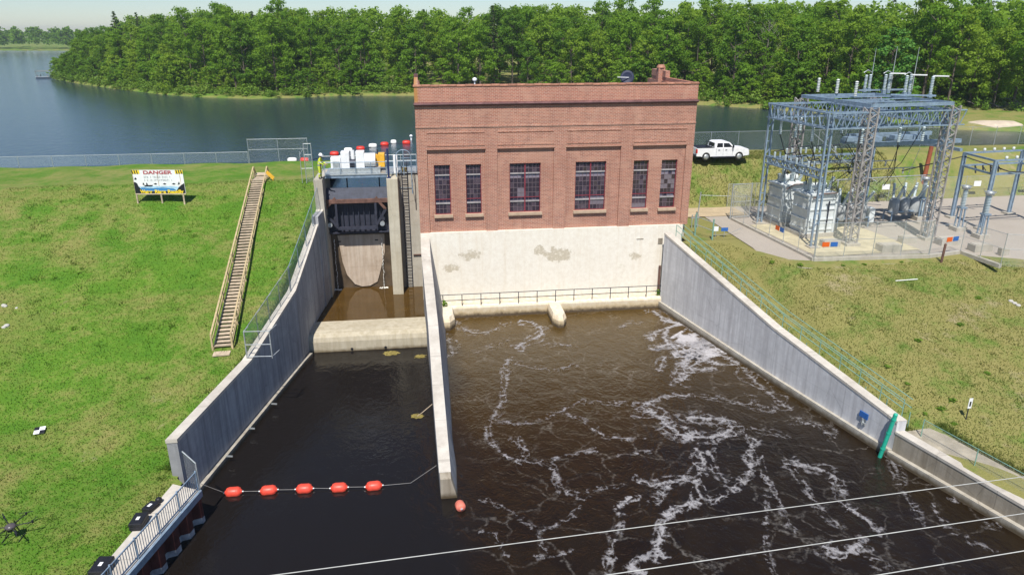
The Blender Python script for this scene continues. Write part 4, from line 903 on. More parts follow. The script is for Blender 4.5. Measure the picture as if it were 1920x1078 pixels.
def case(px, py, L, Wd, H_, rz, label, handle=True):
    c = onz(px, py, CAPZ); t = thing('equipment_case', label, 'case', (c[0], c[1], CAPZ), rz=rz)
    bevel(link('base', MB().box((-L/2,-Wd/2,.002), (L/2,Wd/2,H_*.55)).mesh('base'), M_BLACK, t), .03)
    bevel(link('lid', MB().box((-L/2-.01,-Wd/2-.01,H_*.56), (L/2+.01,Wd/2+.01,H_)).mesh('lid'), M_BLACK, t), .04)
    link('handle', MB().pipe([(-.15,-Wd/2-.01,H_*.5), (-.13,-Wd/2-.08,H_*.5), (.13,-Wd/2-.08,H_*.5), (.15,-Wd/2-.01,H_*.5)], .018, 6).mesh('handle'), M_BLACK, t)
    for s_ in (-1, 1): link('latch', MB().box((s_*L*.3-.04,-Wd/2-.03,H_*.42), (s_*L*.3+.04,-Wd/2-.011,H_*.68)).mesh('latch'), M_DARK, t)
    link('paper_label', MB().box((-.10,-.08,H_+.001), (.12,.06,H_+.004)).mesh('paper_label'), M_WHITEP, t)
ra = math.atan2(dv.y, dv.x)
case(262, 984, .85, .55, .38, ra+.15, 'large black equipment case with a pale sticker on the concrete cap')
case(283, 955, .62, .42, .26, ra-.2, 'flat black equipment case lying behind the larger one on the cap')
case(193, 1072, .95, .62, .42, ra+.1, 'black equipment case by itself near the far end of the railing')
c = onz(290, 948, CAPZ); solo('camera_bag', MB().lathe([(.12,0),(.16,.08),(.15,.2),(.08,.26)], (c[0]+.12, c[1]+.25, CAPZ+.002), n=10).box((c[0]-.02, c[1]+.02, CAPZ+.002), (c[0]+.2, c[1]+.16, CAPZ+.16)), M_BLACK, 'small black camera bag at the end of the row of cases', 'bag')
# drone on the grass
c = onz(17, 978, 2.6); zg = h_left(c[0], c[1])
dr = thing('drone', 'black six-armed drone with landing legs over the grass', 'drone', (c[0], c[1], zg))
DZc = .62
link('body', MB().lathe([(.04, -.1), (.2, -.06), (.24, .02), (.16, .1), (.04, .14)], (0,0,DZc), n=14).mesh('body'), plain('drone_grey', (.10,.085,.09), .3), dr)
for k in range(6):
    a = k*math.pi/3+.2; e_ = (math.cos(a)*.85, math.sin(a)*.85, DZc+.05)
    link('arm', MB().tube((math.cos(a)*.15, math.sin(a)*.15, DZc+.02), e_, .024, 6).mesh('arm'), M_BLACK, dr)
    mo = link('motor', MB().tube((e_[0], e_[1], e_[2]-.03), (e_[0], e_[1], e_[2]+.06), .045, 8).mesh('motor'), M_BLACK, dr)
    w_ = a+1.1+k; link('propeller', MB().bar((e_[0]-math.cos(w_)*.28, e_[1]-math.sin(w_)*.28, e_[2]+.07), (e_[0]+math.cos(w_)*.28, e_[1]+math.sin(w_)*.28, e_[2]+.07), .035, .008).mesh('propeller'), M_BLACK, mo)
for s_ in (-1, 1):
    link('leg', MB().tube((s_*.12, -.0, DZc-.05), (s_*.34, 0, .03), .018, 6).mesh('leg'), M_BLACK, dr); link('skid', MB().tube((s_*.34, -.3, .03), (s_*.34, .3, .03), .018, 6).mesh('skid'), M_BLACK, dr)
link('camera', MB().box((-.08, -.14, DZc-.2), (.08, .02, DZc-.09)).mesh('camera'), M_BLACK, dr)
# survey target and stones
c = Vector(slope_hit(76, 810)); sv = thing('survey_target', 'white and black survey marker sheet on the grass', 'marker', tuple(c))
gN = Vector((0, -.276, 1)).normalized(); ex = Vector((.97, .2, 0)); ey = gN.cross(ex).normalized()
def tq(u0, v0, u1, v1, d, mt, nm): part(nm, MB().add([c+ex*u+ey*v+gN*d for u, v in ((u0,v0),(u1,v0),(u1,v1),(u0,v1))]+[c+ex*u+ey*v+gN*(d-.02) for u, v in ((u0,v0),(u1,v0),(u1,v1),(u0,v1))], [(0,1,2,3),(0,1,5,4),(1,2,6,5),(2,3,7,6),(3,0,4,7)]), mt, sv)
tq(-.26, -.26, .26, .26, .16, M_WHITEP, 'sheet'); tq(-.26, .02, -.02, .26, .165, M_BLACK, 'dark_quarter'); tq(.02, -.26, .26, -.02, .165, M_BLACK, 'dark_quarter')
rr = random.Random(3)
for k in range(16):
    x = rr.uniform(-30.0, -26.6); y = rr.uniform(-12.5, -8); r_ = rr.uniform(.08, .2); z = h_left(x, y)
    b = MB().lathe([(r_*.6, -.1), (r_, .05), (r_*.8, r_*.6), (r_*.3, r_*.8)], (x, y, z), (rr.uniform(-.3,.3), rr.uniform(-.3,.3), 1), n=7)
    solo('stone', b, M_STONE, 'pale stone in the loose heap on the grass slope', 'stone', group='stones heaped on the slope')

#==================================================================== BUOYS
def buoy_mb(L=.75, r=.27): return [(.10, -L/2-.05), (.12, -L/2), (r*.82, -L/2+.04), (r, -L/2+.16), (r, L/2-.16), (r*.82, L/2-.04), (.12, L/2), (.10, L/2+.05)]
bz = .10; rope_pts = [Vector(ony(372, 905, -24.3))]
rope_pts[0].z = max(.6, rope_pts[0].z); words = ['plain', 'second', 'third', 'fourth', 'fifth']
order = ['beside the training wall', 'second from the training wall', 'in the middle of the line', 'second from the splitter wall', 'nearest the splitter wall']
for k, (px_, py_) in enumerate(((438, 922), (504, 919), (571, 916), (636, 914), (701, 911))):
    c = onz(px_, py_, bz); t = thing('float_buoy', 'orange-red float on the boom rope, '+order[k], 'buoy', (c[0], c[1], bz), 'floats on the boom rope', rz=.05*math.sin(k*2))
    link('float', MB().lathe(buoy_mb(), axis=(1,0,0), n=18).mesh('float'), M_ORB, t)
    for s_ in (-.17, .17): link('rib', MB().lathe([(.272, -.02), (.283, 0), (.272, .02)], (s_,0,0), (1,0,0), 18).mesh('rib'), M_ORB, t)
    for s_ in (-1, 1): link('end_ring', MB().tube((s_*.42,0,0), (s_*.5,0,0), .05, 8).mesh('end_ring'), M_GALV, t)
    rope_pts += [Vector((c[0]-.45, c[1], bz)), Vector((c[0]+.45, c[1], bz))]
rope_pts += [Vector(onz(770, 905, .05)), Vector((.42, float(onz(812,885,.8)[1]), 1.2))]
solo('boom_rope', MB().pipe(rope_pts, .013, 5), M_ROPE, 'grey rope carrying the line of orange floats across the channel', 'rope')
c = onz(863, 948, .15); t = thing('float_buoy', 'single faded float tied off beside the end of the splitter wall', 'buoy', (c[0], c[1], .15)); link('float', MB().lathe(buoy_mb(.7,.25), axis=(.1,-.9,.3), n=18).mesh('float'), M_PINK, t); link('end_ring', MB().tube((.04,-.36,.1), (.05,-.44,.14), .05, 8).mesh('end_ring'), M_GALV, t)
lab = {0: 'white float nearest the crest fence on the reservoir', 1: 'faded red float behind the pipe frame on the reservoir', 2: 'red float behind the hoist motor cover', 3: 'white float between the hoist housings', 4: 'red float behind the second hoist housing', 5: 'white float above the hoist drum', 6: 'red float above the yellow generator', 7: 'white float beyond the navy mast', 8: 'red float beside the brick wall', 9: 'white float next to the red one behind the hoist'}
rp = []
for k, (px_, py_) in enumerate(((548, 300), (571, 300), (627, 288), (653, 281), (676, 278), (699, 273), (721, 270), (738, 266), (762, 267), (640, 294))):
    c = onz(px_, py_+1, 9.02); wh = k in (0, 3, 5, 7, 9); t = thing('reservoir_buoy', lab[k], 'buoy', (c[0], c[1], 8.9), 'floats on the reservoir'); sc_ = .6 if k == 9 else .82
    link('float', MB().lathe([(.08, -.62), (.3, -.58), (.4, -.4), (.42, 0), (.4, .4), (.3, .58), (.08, .62)], (0,0,.12), (1,0,0), 18).mesh('float'), M_WHITEB if wh else M_REDB, t)
    link('band', MB().lathe([(.425, -.05), (.435, 0), (.425, .05)], (0,0,.12), (1,0,0), 18).mesh('band'), M_WHITEB if wh else M_REDB, t); t.scale = (sc_,)*3 if k != 7 else (.6,.82,.82); rp.append(Vector((c[0], c[1], 8.93)))
rp = sorted(rp[:9], key=lambda v: v.x); solo('boom_cable', MB().pipe(rp, .03, 5), M_DARK, 'dark cable linking the red and white floats on the reservoir', 'cable')
c = onz(771, 262, 8.95); wb = thing('trash_rake_arm', 'small white bracket fitting beyond the brick corner above the water', 'bracket', (c[0], c[1], 8.9)); link('stand', MB().box((-.1,-.08,-.3), (.1,.08,.45)).lathe([(.2, 0), (.24, .1), (.1, .24)], (0,0,.45), n=10).mesh('stand'), M_WHITEP, wb)

#==================================================================== RIGHT BANK SMALL THINGS
def wall_at(px, z):
    best = min(lin(-2, -24.9, 400), key=lambda Y: abs(960+FPX*((np.array([along(RW, Y, 0), Y, z])-CAM_C)@CR)/((np.array([along(RW, Y, 0), Y, z])-CAM_C)@CF)-px)); return best
py0 = wall_at(1676, 1.2); pb = Vector((along(RW, py0, 0)-.62, py0, -.4)); pt_ = Vector((along(RW, py0, 0)-.22, py0-.15, 2.75))
tp = thing('outfall_pipe', 'bright teal pipe hanging down the wall into the tailrace', 'pipe', (pb.x, pb.y, 0))
part('tube', MB().tube(pb, pt_, .115, 14).lathe([(.115, 0), (.09, .05), (.02, .08)], pt_, n=14), M_TEAL, tp)
for t_ in (.3, .62, .9): part('clamp', MB().lathe([(.14, -.04), (.14, .04)], pb.lerp(pt_, t_), tuple(pt_-pb), 14), M_TEAL, tp)
c = np.array([along(RW, -22.6, 0), -22.6, 0]); cz = onz(1622, 790, 1.5)
cz[1] = wall_at(1622, 1.5); wx = along(RW, float(cz[1]), 0); wsg = thing('gauge_sign', 'blue gauge sign with a grey bracket on the wing wall above the water', 'sign', (wx, cz[1], 1.2))
nx = Vector((-1, -.23, 0)).normalized(); tx = Vector((.23, -1, 0)).normalized(); cc = Vector((wx-.1, cz[1], 1.55))
part('board', MB().bar(cc-tx*.30, cc+tx*.30, .06, .36), M_BLSIGN, wsg); part('bracket', MB().bar(cc-Vector((0,0,.62)), cc-Vector((0,0,.2)), .16, .08, (0,1,0)).bar(cc-Vector((0,0,.5))-tx*.15, cc-Vector((0,0,.5))+tx*.2, .1, .1), M_GALV, wsg)
c = onz(1812, 785, 3.9)
def right_hit(x, y):
    d = ray(x, y); k = 20.
    while k < 140:
        P = CAM_C+d*k
        if P[2] < h_right(P[0], P[1]): return P
        k += .02
    return P
c = right_hit(1811, 786); ms = thing('marker_post', 'white and black marker sign on a dark post on the dry grass slope', 'sign', tuple(c)); part('post', MB().tube((c[0], c[1], c[2]-.3), (c[0], c[1], c[2]+.95), .03, 6), M_DARK, ms); part('board', MB().box((c[0]-.11, c[1]-.05, c[2]+.72), (c[0]+.11, c[1]-.031, c[2]+1.35)), M_WHITEP, ms); part('legend', MB().box((c[0]-.05, c[1]-.055, c[2]+.85), (c[0]+.05, c[1]-.0505, c[2]+1.15)), M_BLACK, ms)
c = onz(1765, 490, PADZ); solo('bollard_post', MB().tube((c[0], c[1], c[2]-.2), (c[0]+.06, c[1], c[2]+1.35), .09, 8).lathe([(.09, 0), (.06, .05), (.01, .07)], (c[0]+.06, c[1], c[2]+1.35), n=8), M_RUST, 'short rusty steel post at the gravel edge outside the yard fence', 'post')
c = right_hit(1700, 528); solo('drain_pipe', MB().tube((c[0]-.9, c[1], c[2]+.1), (c[0]+.9, c[1]+.1, c[2]+.12), .035, 8), M_WHITEB, 'short white drain pipe lying on the dry grass', 'pipe')
for k in range(3): c = right_hit(1895+k*7, 565+k*4); solo('stone', MB().lathe([(.1, -.1), (.18, .03), (.13, .1), (.05, .12)], tuple(c), n=7), M_STONE, 'pale stone on the dry grass slope below the yard', 'stone', group='stones on the right slope')

#==================================================================== SUBSTATION
SP = np.array([31.6, -4.3, PADZ+.06])
def L3(u, v, z=0): return Vector(SP+EX*u+DY*v+np.array([0,0,z]))
ZF = 16.55-PADZ; ZBm = ZF-1.15
def lacing(mb, a, b, w, up, n, r):
    # zig-zag between two parallel chords a0-a1 and b0-b1
    a0, a1 = a; b0, b1 = b
    for k in range(n):
        p = a0.lerp(a1, k/n); q = b0.lerp(b1, (k+.5)/n); s_ = a0.lerp(a1, (k+1)/n); mb.bar(p, q, r); mb.bar(q, s_, r)
def truss(parent, p, q, depth, width, n, mat, name='truss_beam'):
    p, q = Vector(p), Vector(q); d = (q-p).normalized(); sd = d.cross(Vector((0,0,1)))*width/2; dn = Vector((0,0,-depth)); b = MB()
    for s_ in (-1, 1):
        b.bar(p+sd*s_, q+sd*s_, .10); b.bar(p+sd*s_+dn, q+sd*s_+dn, .10); lacing(b, (p+sd*s_, q+sd*s_), (p+sd*s_+dn, q+sd*s_+dn), 0, 0, n, .055)
    lacing(b, (p+sd, q+sd), (p-sd, q-sd), 0, 0, n, .05); lacing(b, (p+sd+dn, q+sd+dn), (p-sd+dn, q-sd+dn), 0, 0, n, .05)
    return part(name, b, mat, parent)
bf = thing('steel_bus_frame', 'blue-grey truss frame over the transformers in the substation', 'steel frame', tuple(L3(0,0)))
def col2(parent, u, v, h, mat, w=.42, name='post'):
    b = MB()
    for s_ in (-1, 1): b.bar(L3(u+s_*w/2, v), L3(u+s_*w/2, v, h), .12, .17, (0,1,0))
    for k in range(9): b.bar(L3(u-w/2, v, .5+k*h/9.2), L3(u+w/2, v, .5+k*h/9.2+(.5 if k % 2 else -.0)), .07)
    o = part(name, b, mat, parent); part('footing', MB().box(L3(u,v,-.3)-Vector((.45,.45,0)), L3(u,v,.12)+Vector((.45,.45,0))), M_CONCL, parent); return o
for u, v in ((0, 0), (0, 8), (10.8, 0), (10.8, 8)): col2(bf, u, v, ZF, M_STEELB)
for p, q, n in (((-.2, 0), (12, 0), 13), ((-.2, 8), (12, 8), 13), ((0, .2), (0, 7.8), 8), ((10.8, .2), (10.8, 7.8), 8), ((5.4, .2), (5.4, 7.8), 8)): truss(bf, L3(*p, ZF), L3(*q, ZF), 1.15, .7, n, M_STEELB)
for p, q, z in (((0, .2), (0, 7.8), 6.2), ((.2, 8), (10.6, 8), 6.0)): truss(bf, L3(*p, z), L3(*q, z), .6, .4, 9, M_STEELB, 'switch_beam')
for u in (3.0, 7.6): part('stub_bus', MB().box(L3(u+1.2, 3.2, ZBm-1.6), L3(u+4.4, 3.6, ZBm-1.25)).box(L3(u+2.6, 5.2, ZBm-2.1), L3(u+5.8, 5.6, ZBm-1.75)), M_STEELB, bf); 
part('gantry_beam', MB().bar(L3(5, 2.2, ZBm-1.7), L3(14.5, 2.2, ZBm-1.7), .3, .32).bar(L3(5.5, 5, ZBm-1.4), L3(14, 5, ZBm-1.4), .3, .32).bar(L3(12.6, 0, ZBm-2.1), L3(12.6, 6, ZBm-2.1), .25, .25), M_STEELB, bf)
for u in (5.6, 10.2, 12.6): part('gantry_hanger', MB().bar(L3(u, 2.2, ZBm-1.7), L3(u, 2.2, ZBm+.1), .1), M_STEELB, bf)
# lattice towers with the upper platform
T2 = np.array([42.45, -3.2]); T1 = T2-7.5*EX[:2]; T3 = T1+9*DY[:2]; T4 = T2+9*DY[:2]; ZT = 17.1
tf = thing('lattice_tower_frame', 'four weathered lattice towers carrying a flat switch platform above the truss frame', 'steel frame', (T1[0], T1[1], PADZ))
def lattice(parent, xy, h, w=.75):
    c = Vector((xy[0], xy[1], PADZ+.06)); ex_, ey_ = Vector(EX)*w/2, Vector(DY)*w/2; up = Vector((0,0,h))
    cs = [c+ex_*a+ey_*b_ for a, b_ in ((-1,-1),(1,-1),(1,1),(-1,1))]; b = MB()
    for p in cs: b.bar(p, p+up, .11, .11, tuple(DY))
    for i in range(4): lacing(b, (cs[i], cs[i]+up), (cs[(i+1) % 4], cs[(i+1) % 4]+up), 0, 0, int(h/.8), .06)
    part('lattice_tower', b, M_LATT, parent); part('footing', MB().box(c+Vector((-.6,-.6,-.3)), c+Vector((.6,.6,.25))), M_CONCL, parent)
for xy in (T1, T2, T3, T4): lattice(tf, xy, ZT-PADZ-.2)
def V(xy, z): return Vector((xy[0], xy[1], z))
for a, c in ((T1, T2), (T3, T4), (T1, T3), (T2, T4)): part('platform_beam', MB().bar(V(a, ZT), V(c, ZT), .14, .26), M_STEELB, tf)
for k in range(1, 4): part('cross_beam', MB().bar(V(T1+(T3-T1)*k/4, ZT+.02), V(T2+(T4-T2)*k/4, ZT+.02), .09, .09), M_STEELB, tf)
def stack(mb, base, h, r=.13, n=10, axis=(0,0,1)):
    pr = [(r*.5, 0)]; k = max(5, int(h/.13))
    for i in range(k): z = h*(i+.15)/k; pr += [(r*.62, z), (r, z+h/k*.25), (r*.62, z+h/k*.6)]
    pr.append((r*.45, h)); return mb.lathe(pr, base, axis, n)
gI = 'insulators on the switch platform'
def plat_hit(px, py): c = onz(px, py, ZT+.15); return Vector(c)
for k, (px_, py_, h) in enumerate(((1533, 173, 1.25), (1568, 176, 1.25), (1603, 181, 1.25))):
    b = stack(MB(), plat_hit(px_, py_), h, .17); solo('post_insulator', b, M_PORCW, 'stubby white insulator on the bare edge of the switch platform', 'insulator', group=gI)
swt = thing('air_break_switch', 'row of grey switch insulators with white arms and thin masts on the platform', 'switch', tuple(plat_hit(1665, 176)))
for px_, py_, h in ((1621, 167, 1.3), (1629, 166, 1.3), (1657, 170, 1.45), (1665, 169, 1.5), (1696, 174, 1.5), (1704, 173, 1.55), (1744, 177, 1.5)):
    part('insulator', stack(MB(), plat_hit(px_, py_), h, .17), M_PORC, swt)
    q = plat_hit(px_, py_); part('insulator_foot', MB().box(q+Vector((-.15,-.15,-.3)), q+Vector((.15,.15,0))), M_STEELB, swt)
for px_, py_, h in ((1631, 166, 3.7), (1669, 169, 3.9), (1709, 172, 3.9)):
    q = plat_hit(px_, py_); part('mast', MB().tube(q, q+Vector((0,0,h)), .055, 6, .02), M_GALV, swt)
for px_, py_ in ((1624, 167), (1661, 169), (1700, 173)):
    q = plat_hit(px_, py_); part('arcing_arm', MB().pipe([q+Vector((-.5,0,1.5)), q+Vector((-.1,0,1.75)), q+Vector((.4,.2,1.55))], .05, 6), M_GALV, swt)
for px_, py_ in ((1665, 170), (1704, 174), (1744, 177)): q = plat_hit(px_, py_); part('switch_blade', MB().bar(q+Vector((0,0,1.55)), q+Vector((1.65,.25,1.5)), .12, .10), M_WHITEP, swt)
part('base_channel', MB().bar(plat_hit(1610, 170), plat_hit(1700, 168), .16, .14), M_STEELB, swt); part('base_channel', MB().bar(plat_hit(1670, 178), plat_hit(1755, 180), .16, .14), M_STEELB, swt)
# hanging insulators and drop leads
for k, (u, v) in enumerate(((0, 2), (0, 4.2), (0, 6.4), (3, 0.0), (6.4, .0), (8.6, 0), (3, 8), (6, 8), (9, 8), (5.4, 3), (5.4, 5.6))):
    q = L3(u, v, ZBm); b = stack(MB(), q-Vector((0,0,1.25)), 1.15, .15); b.tube(q-Vector((0,0,.12)), q+Vector((0,0,.05)), .03, 6)
    solo('hanging_insulator', b, M_PORC, 'grey insulator string hanging under the truss frame', 'insulator', group='insulators hanging under the truss frame')
for k, (u, v, u2, v2, z2) in enumerate(((0, 2, 1.2, 2.4, 4.6), (0, 4.2, 1.3, 3.8, 4.6), (0, 6.4, 1.4, 6.6, 4.6), (3, 0, 2.6, 2.5, 4.5), (6.4, 0, 7.5, 2, 4.3), (5.4, 3, 8, 4, 4.2), (5.4, 5.6, 8.6, 5, 4.2))):
    a, c = L3(u, v, ZBm-1.25), L3(u2, v2, z2); mid_ = (a+c)/2+Vector((.25, -.2, -.5)); solo('jumper_cable', MB().pipe([a, (a*2+mid_)/3, mid_, (c*2+mid_)/3, c], .035, 5), M_CABLE, 'black jumper cable dropping from the truss frame to the equipment below', 'cable', group='jumper cables in the substation')
rj = random.Random(21)
for k in range(16):
    a = L3(rj.uniform(.5, 11), rj.uniform(.3, 7.6), rj.uniform(ZBm-2.2, ZBm-.2)); c = L3(rj.uniform(2, 12), rj.uniform(.5, 7.5), rj.uniform(2.6, 5.2)); mid_ = (a+c)/2+Vector((rj.uniform(-.6,.6), rj.uniform(-.6,.6), -rj.uniform(.2, .9)))
    solo('jumper_cable', MB().pipe([a, (a*2+mid_)/3, mid_, (c*2+mid_)/3, c], rj.choice((.022, .03)), 5), M_CABLE if k % 3 else M_GALV, 'thin conductor looping between the beams and equipment inside the yard', 'cable', group='conductors looping inside the yard')
for k, v in enumerate((1.2, 3.4, 5.6)):
    solo('bus_tube', MB().tube(L3(2.2, v, 5.2+.25*k), L3(11.5, v, 5.2+.25*k), .045, 6).tube(L3(2.4, v, 4.7+.25*k), L3(2.4, v, 5.2+.25*k), .07, 6).tube(L3(10.4, v, 4.7+.25*k), L3(10.4, v, 5.2+.25*k), .07, 6), M_GALV, 'straight grey bus tube running through the yard above the breakers', 'bus tube', group='bus tubes in the yard')
# switches with black arms on the cross beams
for k, (u, v) in enumerate(((0, 1.6), (0, 3.2), (0, 4.8), (0, 6.4), (2.2, 8), (3.6, 8), (5, 8), (6.6, 8))):
    q = L3(u, v, 6.2); t = thing('knife_switch', 'small insulator switch with black lead on the cross beam', 'switch', tuple(q), 'switches on the cross beams')
    part('insulator', stack(MB(), q+Vector((-.25,0,.05)), .5, .12).add([], []), M_PORC, t); part('insulator', stack(MB(), q+Vector((.25,0,.05)), .5, .12), M_PORC, t)
    part('arm', MB().bar(q+Vector((-.3,0,.58)), q+Vector((.5,-.1,.75)), .07), M_DARK, t); part('lead', MB().pipe([q+Vector((.5,-.1,.75)), q+Vector((.75,-.4,.1)), q+Vector((.5,-.6,-1.6))], .035, 5), M_CABLE, t)
# transformers
def transformer(c0, sx, sy, h, label):
    t = thing('transformer', label, 'transformer', tuple(c0)); ez = Vector((0,0,1)); ex_, ey_ = Vector(EX), Vector(DY)
    def P(u, v, z): return c0+ex_*u+ey_*v+ez*z
    def bx(mb, u0, v0, z0, u1, v1, z1):
        mb.add([P(u, v, z) for z in (z0, z1) for u, v in ((u0,v0),(u1,v0),(u1,v1),(u0,v1))], [(0,1,2,3),(4,5,6,7),(0,1,5,4),(1,2,6,5),(2,3,7,6),(3,0,4,7)]); return mb
    part('plinth', bx(MB(), -.3, -.3, 0, sx+.3, sy+.3, .35), M_CONCL, t)
    part('tank', bx(MB(), 0, 0, .351, sx, sy, h), M_XF, t)
    for k in range(4): part('stiffener', bx(MB(), -.08, -.08, .6+k*(h-.8)/3.2, sx+.08, sy+.08, .72+k*(h-.8)/3.2), M_XF, t)
    for u in (0, sx): part('corner_rib', bx(MB(), u-.12, -.12, .36, u+.12, .05, h+.05), M_XF, t)
    part('lid', bx(MB(), -.15, -.15, h+.002, sx+.15, sy+.15, h+.12), M_XF, t)
    for k, (u, v, tx_) in enumerate(((.5, .7, -.25), (sx/2, .7, 0), (sx-.5, .7, .25), (.6, sy-.6, -.2), (sx-.6, sy-.6, .2))):
        q = P(u, v, h+.12); big = 1.35 if k < 3 else .8; bsh = part('bushing', stack(MB(), q, big, .19, axis=(tx_, -.12, 1)), M_PORC, t); part('turret', MB().lathe([(.27, -.1), (.27, .14), (.2, .2)], q, (tx_, -.12, 1), 12), M_XF, t)
    part('radiator', bx(MB(), sx+.1, .3, .7, sx+.5, sy-.3, h-.3), M_XF, t); part('conservator', MB().tube(P(.4, sy*.55, h+.55), P(sx-.4, sy*.55, h+.55), .3, 14), M_XF, t)
    for u in (.6, sx-.6): part('conservator_leg', bx(MB(), u-.05, sy*.55-.05, h+.12, u+.05, sy*.55+.05, h+.4), M_XF, t)
    part('rusty_pipe', MB().pipe([P(.2, -.2, h-.2), P(.9, -.25, h+.2), P(sx-.2, -.25, h+.2)], .05, 6), M_RUST, t)
    part('conduit', MB().tube(P(sx*.72, -.12, .4), P(sx*.72, -.12, h-.5), .06, 6), M_DARK, t)
    part('junction_box', bx(MB(), sx*.1, -.2, 1.0, sx*.1+.5, -.085, 1.7), M_XF, t); return t
c1 = Vector(onz(1508, 446, PADZ+.06)); c2 = Vector(onz(1460, 424, PADZ+.06))
transformer(c1, 2.6, 2.2, 3.6, 'pale grey transformer with ribbed tank behind the corner of the yard fence')
transformer(c2, 2.4, 2.2, 3.6, 'pale grey transformer set back beside the left side of the yard fence')
# oil circuit breakers
def breaker(c0, label):
    t = thing('circuit_breaker', label, 'circuit breaker', tuple(c0))
    for dx in (-1.1, 0, 1.1):
        q = c0+Vector(EX)*dx; part('tank', MB().lathe([(.1, .5), (.42, .62), (.46, .8), (.46, 1.9), (.3, 2.1), (.08, 2.15)], q, n=16), plain('breaker_grey', (.36,.38,.38), .5), t)
        for s_ in (-1, 1): part('bushing', stack(MB(), q+Vector(DY)*s_*.22+Vector((.0,0,1.95)), 1.5, .16, axis=(.25+.1*dx, s_*.35, 1)), M_PORC, t)
    b = MB()
    for dx in (-1.6, 1.6):
        for dy_ in (-.5, .5): q = c0+Vector(EX)*dx+Vector(DY)*dy_; b.bar(q, q+Vector((0,0,.9)), .1, .1, (0,1,0))
    b.bar(c0+Vector(EX)*-1.6+Vector((0,0,.85)), c0+Vector(EX)*1.6+Vector((0,0,.85)), .8, .1); part('stand', b, M_STEELB, t)
    part('cabinet', MB().box(c0+Vector((1.65,-.35,.4)), c0+Vector((2.15,.35,1.7))), M_XF, t); return t
breaker(Vector(onz(1590, 425, PADZ+.06)), 'grey oil circuit breaker with tilted bushings beside the transformer'); breaker(Vector(onz(1690, 412, PADZ+.06)), 'grey oil circuit breaker with tilted bushings behind the lattice tower')
# current transformers on stands
for k, (px_, py_) in enumerate(((1795, 432), (1838, 446), (1722, 412))):
    c = Vector(onz(px_, py_, PADZ+.06)); t = thing('instrument_transformer', ['instrument transformer on a blue-grey stand below the small bus frame', 'instrument transformer on a yellowish plinth at the yard fence', 'instrument transformer column beside the rusty pole'][k], 'transformer', tuple(c))
    part('plinth', MB().box(c+Vector((-.5,-.5,-.2)), c+Vector((.5,.5,.35))), M_CONCL, t)
    b = MB()
    for dx in (-.22, .22):
        for dy_ in (-.22, .22): b.bar(c+Vector((dx,dy_,.35)), c+Vector((dx*.8,dy_*.8,2.0)), .09, .09, (0,1,0))
    b.box(c+Vector((-.3,-.3,2.0)), c+Vector((.3,.3,2.12))); part('stand', b, M_STEELB, t); part('insulator', stack(MB(), c+Vector((0,0,2.12)), 1.5, .24, 12), M_PORC, t)
    part('head', MB().lathe([(.15, 0), (.32, .08), (.34, .3), (.15, .4)], c+Vector((0,0,3.62)), n=14), M_GALV, t); part('corona_ring', MB().pipe([c+Vector((.42*math.cos(a), .42*math.sin(a), 3.95)) for a in np.linspace(0, 2*math.pi, 17)], .03, 5, False), M_GALV, t)
# small bus frame to the right
sf = thing('small_bus_frame', 'low blue-grey bus frame with pin insulators at the side of the yard', 'steel frame', tuple(onz(1786, 408, PADZ+.06)))
pp = [Vector(onz(*k, PADZ+.06)) for k in ((1783, 408), (1838, 430), (1890, 400), (1928, 418))]
hh = [6.1, 6.2, 5.9, 6.0]
pA, pB, pC, pD = pp[0], pp[1], pp[0]+Vector(EX)*6.5, pp[1]+Vector(EX)*6.5
for q in (pA, pB, pC, pD): part('post', MB().bar(q, q+Vector((0,0,6.1)), .2, .2, (0,1,0)).bar(q+Vector((.2,0,0)), q+Vector((.2,0,6.0)), .08, .2, (0,1,0)), M_STEELB, sf); part('footing', MB().box(q+Vector((-.4,-.4,-.3)), q+Vector((.5,.4,.15))), M_CONCL, sf)
for a, c in ((pA, pB), (pC, pD), (pA, pC), (pB, pD)):
    for z in (6.05, 4.9): part('beam', MB().bar(a+Vector((0,0,z)), c+Vector((0,0,z)), .14, .16), M_STEELB, sf)
for a, c in ((pA, pC), (pB, pD)):
    for k in range(1, 6): q = a.lerp(c, k/6)+Vector((0,0,6.13)); part('pin_insulator', MB().lathe([(.05, 0), (.12, .1), (.13, .18), (.09, .28)], q, n=10), M_PORCW, sf)
for k in range(4):
    q = pA.lerp(pC, .2+.13*k)+Vector((0,-.2,4.9)); part('fuse_cutout', MB().bar(q, q+Vector((.12,-.1,-.7)), .09).bar(q+Vector((.05,-.1,-.2)), q+Vector((.3,-.15,-.5)), .06), M_DARK, sf)
a = L3(12.6, 2, 4.2); 
solo('bus_cable', MB().pipe([L3(8.6, 1.5, 5.6), pA+Vector((0,0,5.75)), pB+Vector((1.5,0,5.1)), pD+Vector((2,-1,4.6))], .05, 6), M_CABLE, 'thick black cable running from the truss frame along the small bus frame', 'cable')
# leaning rusty pole
q = Vector(onz(1727, 356, 6.6)); solo('rusty_pole', MB().tube(q-Vector((0,0,1.2)), Vector(onz(1737, 273, 6.6))*0+q+Vector((.35, .1, 5.0)), .24, 10, .2).lathe([(.2, 0), (.08, .06), (.01, .08)], q+Vector((.35,.1,5.0)), n=10), plain('rust_red_pole', (.30,.085,.04), .85, 0, .35, 2), 'leaning rust-brown pole behind the substation yard', 'pole')
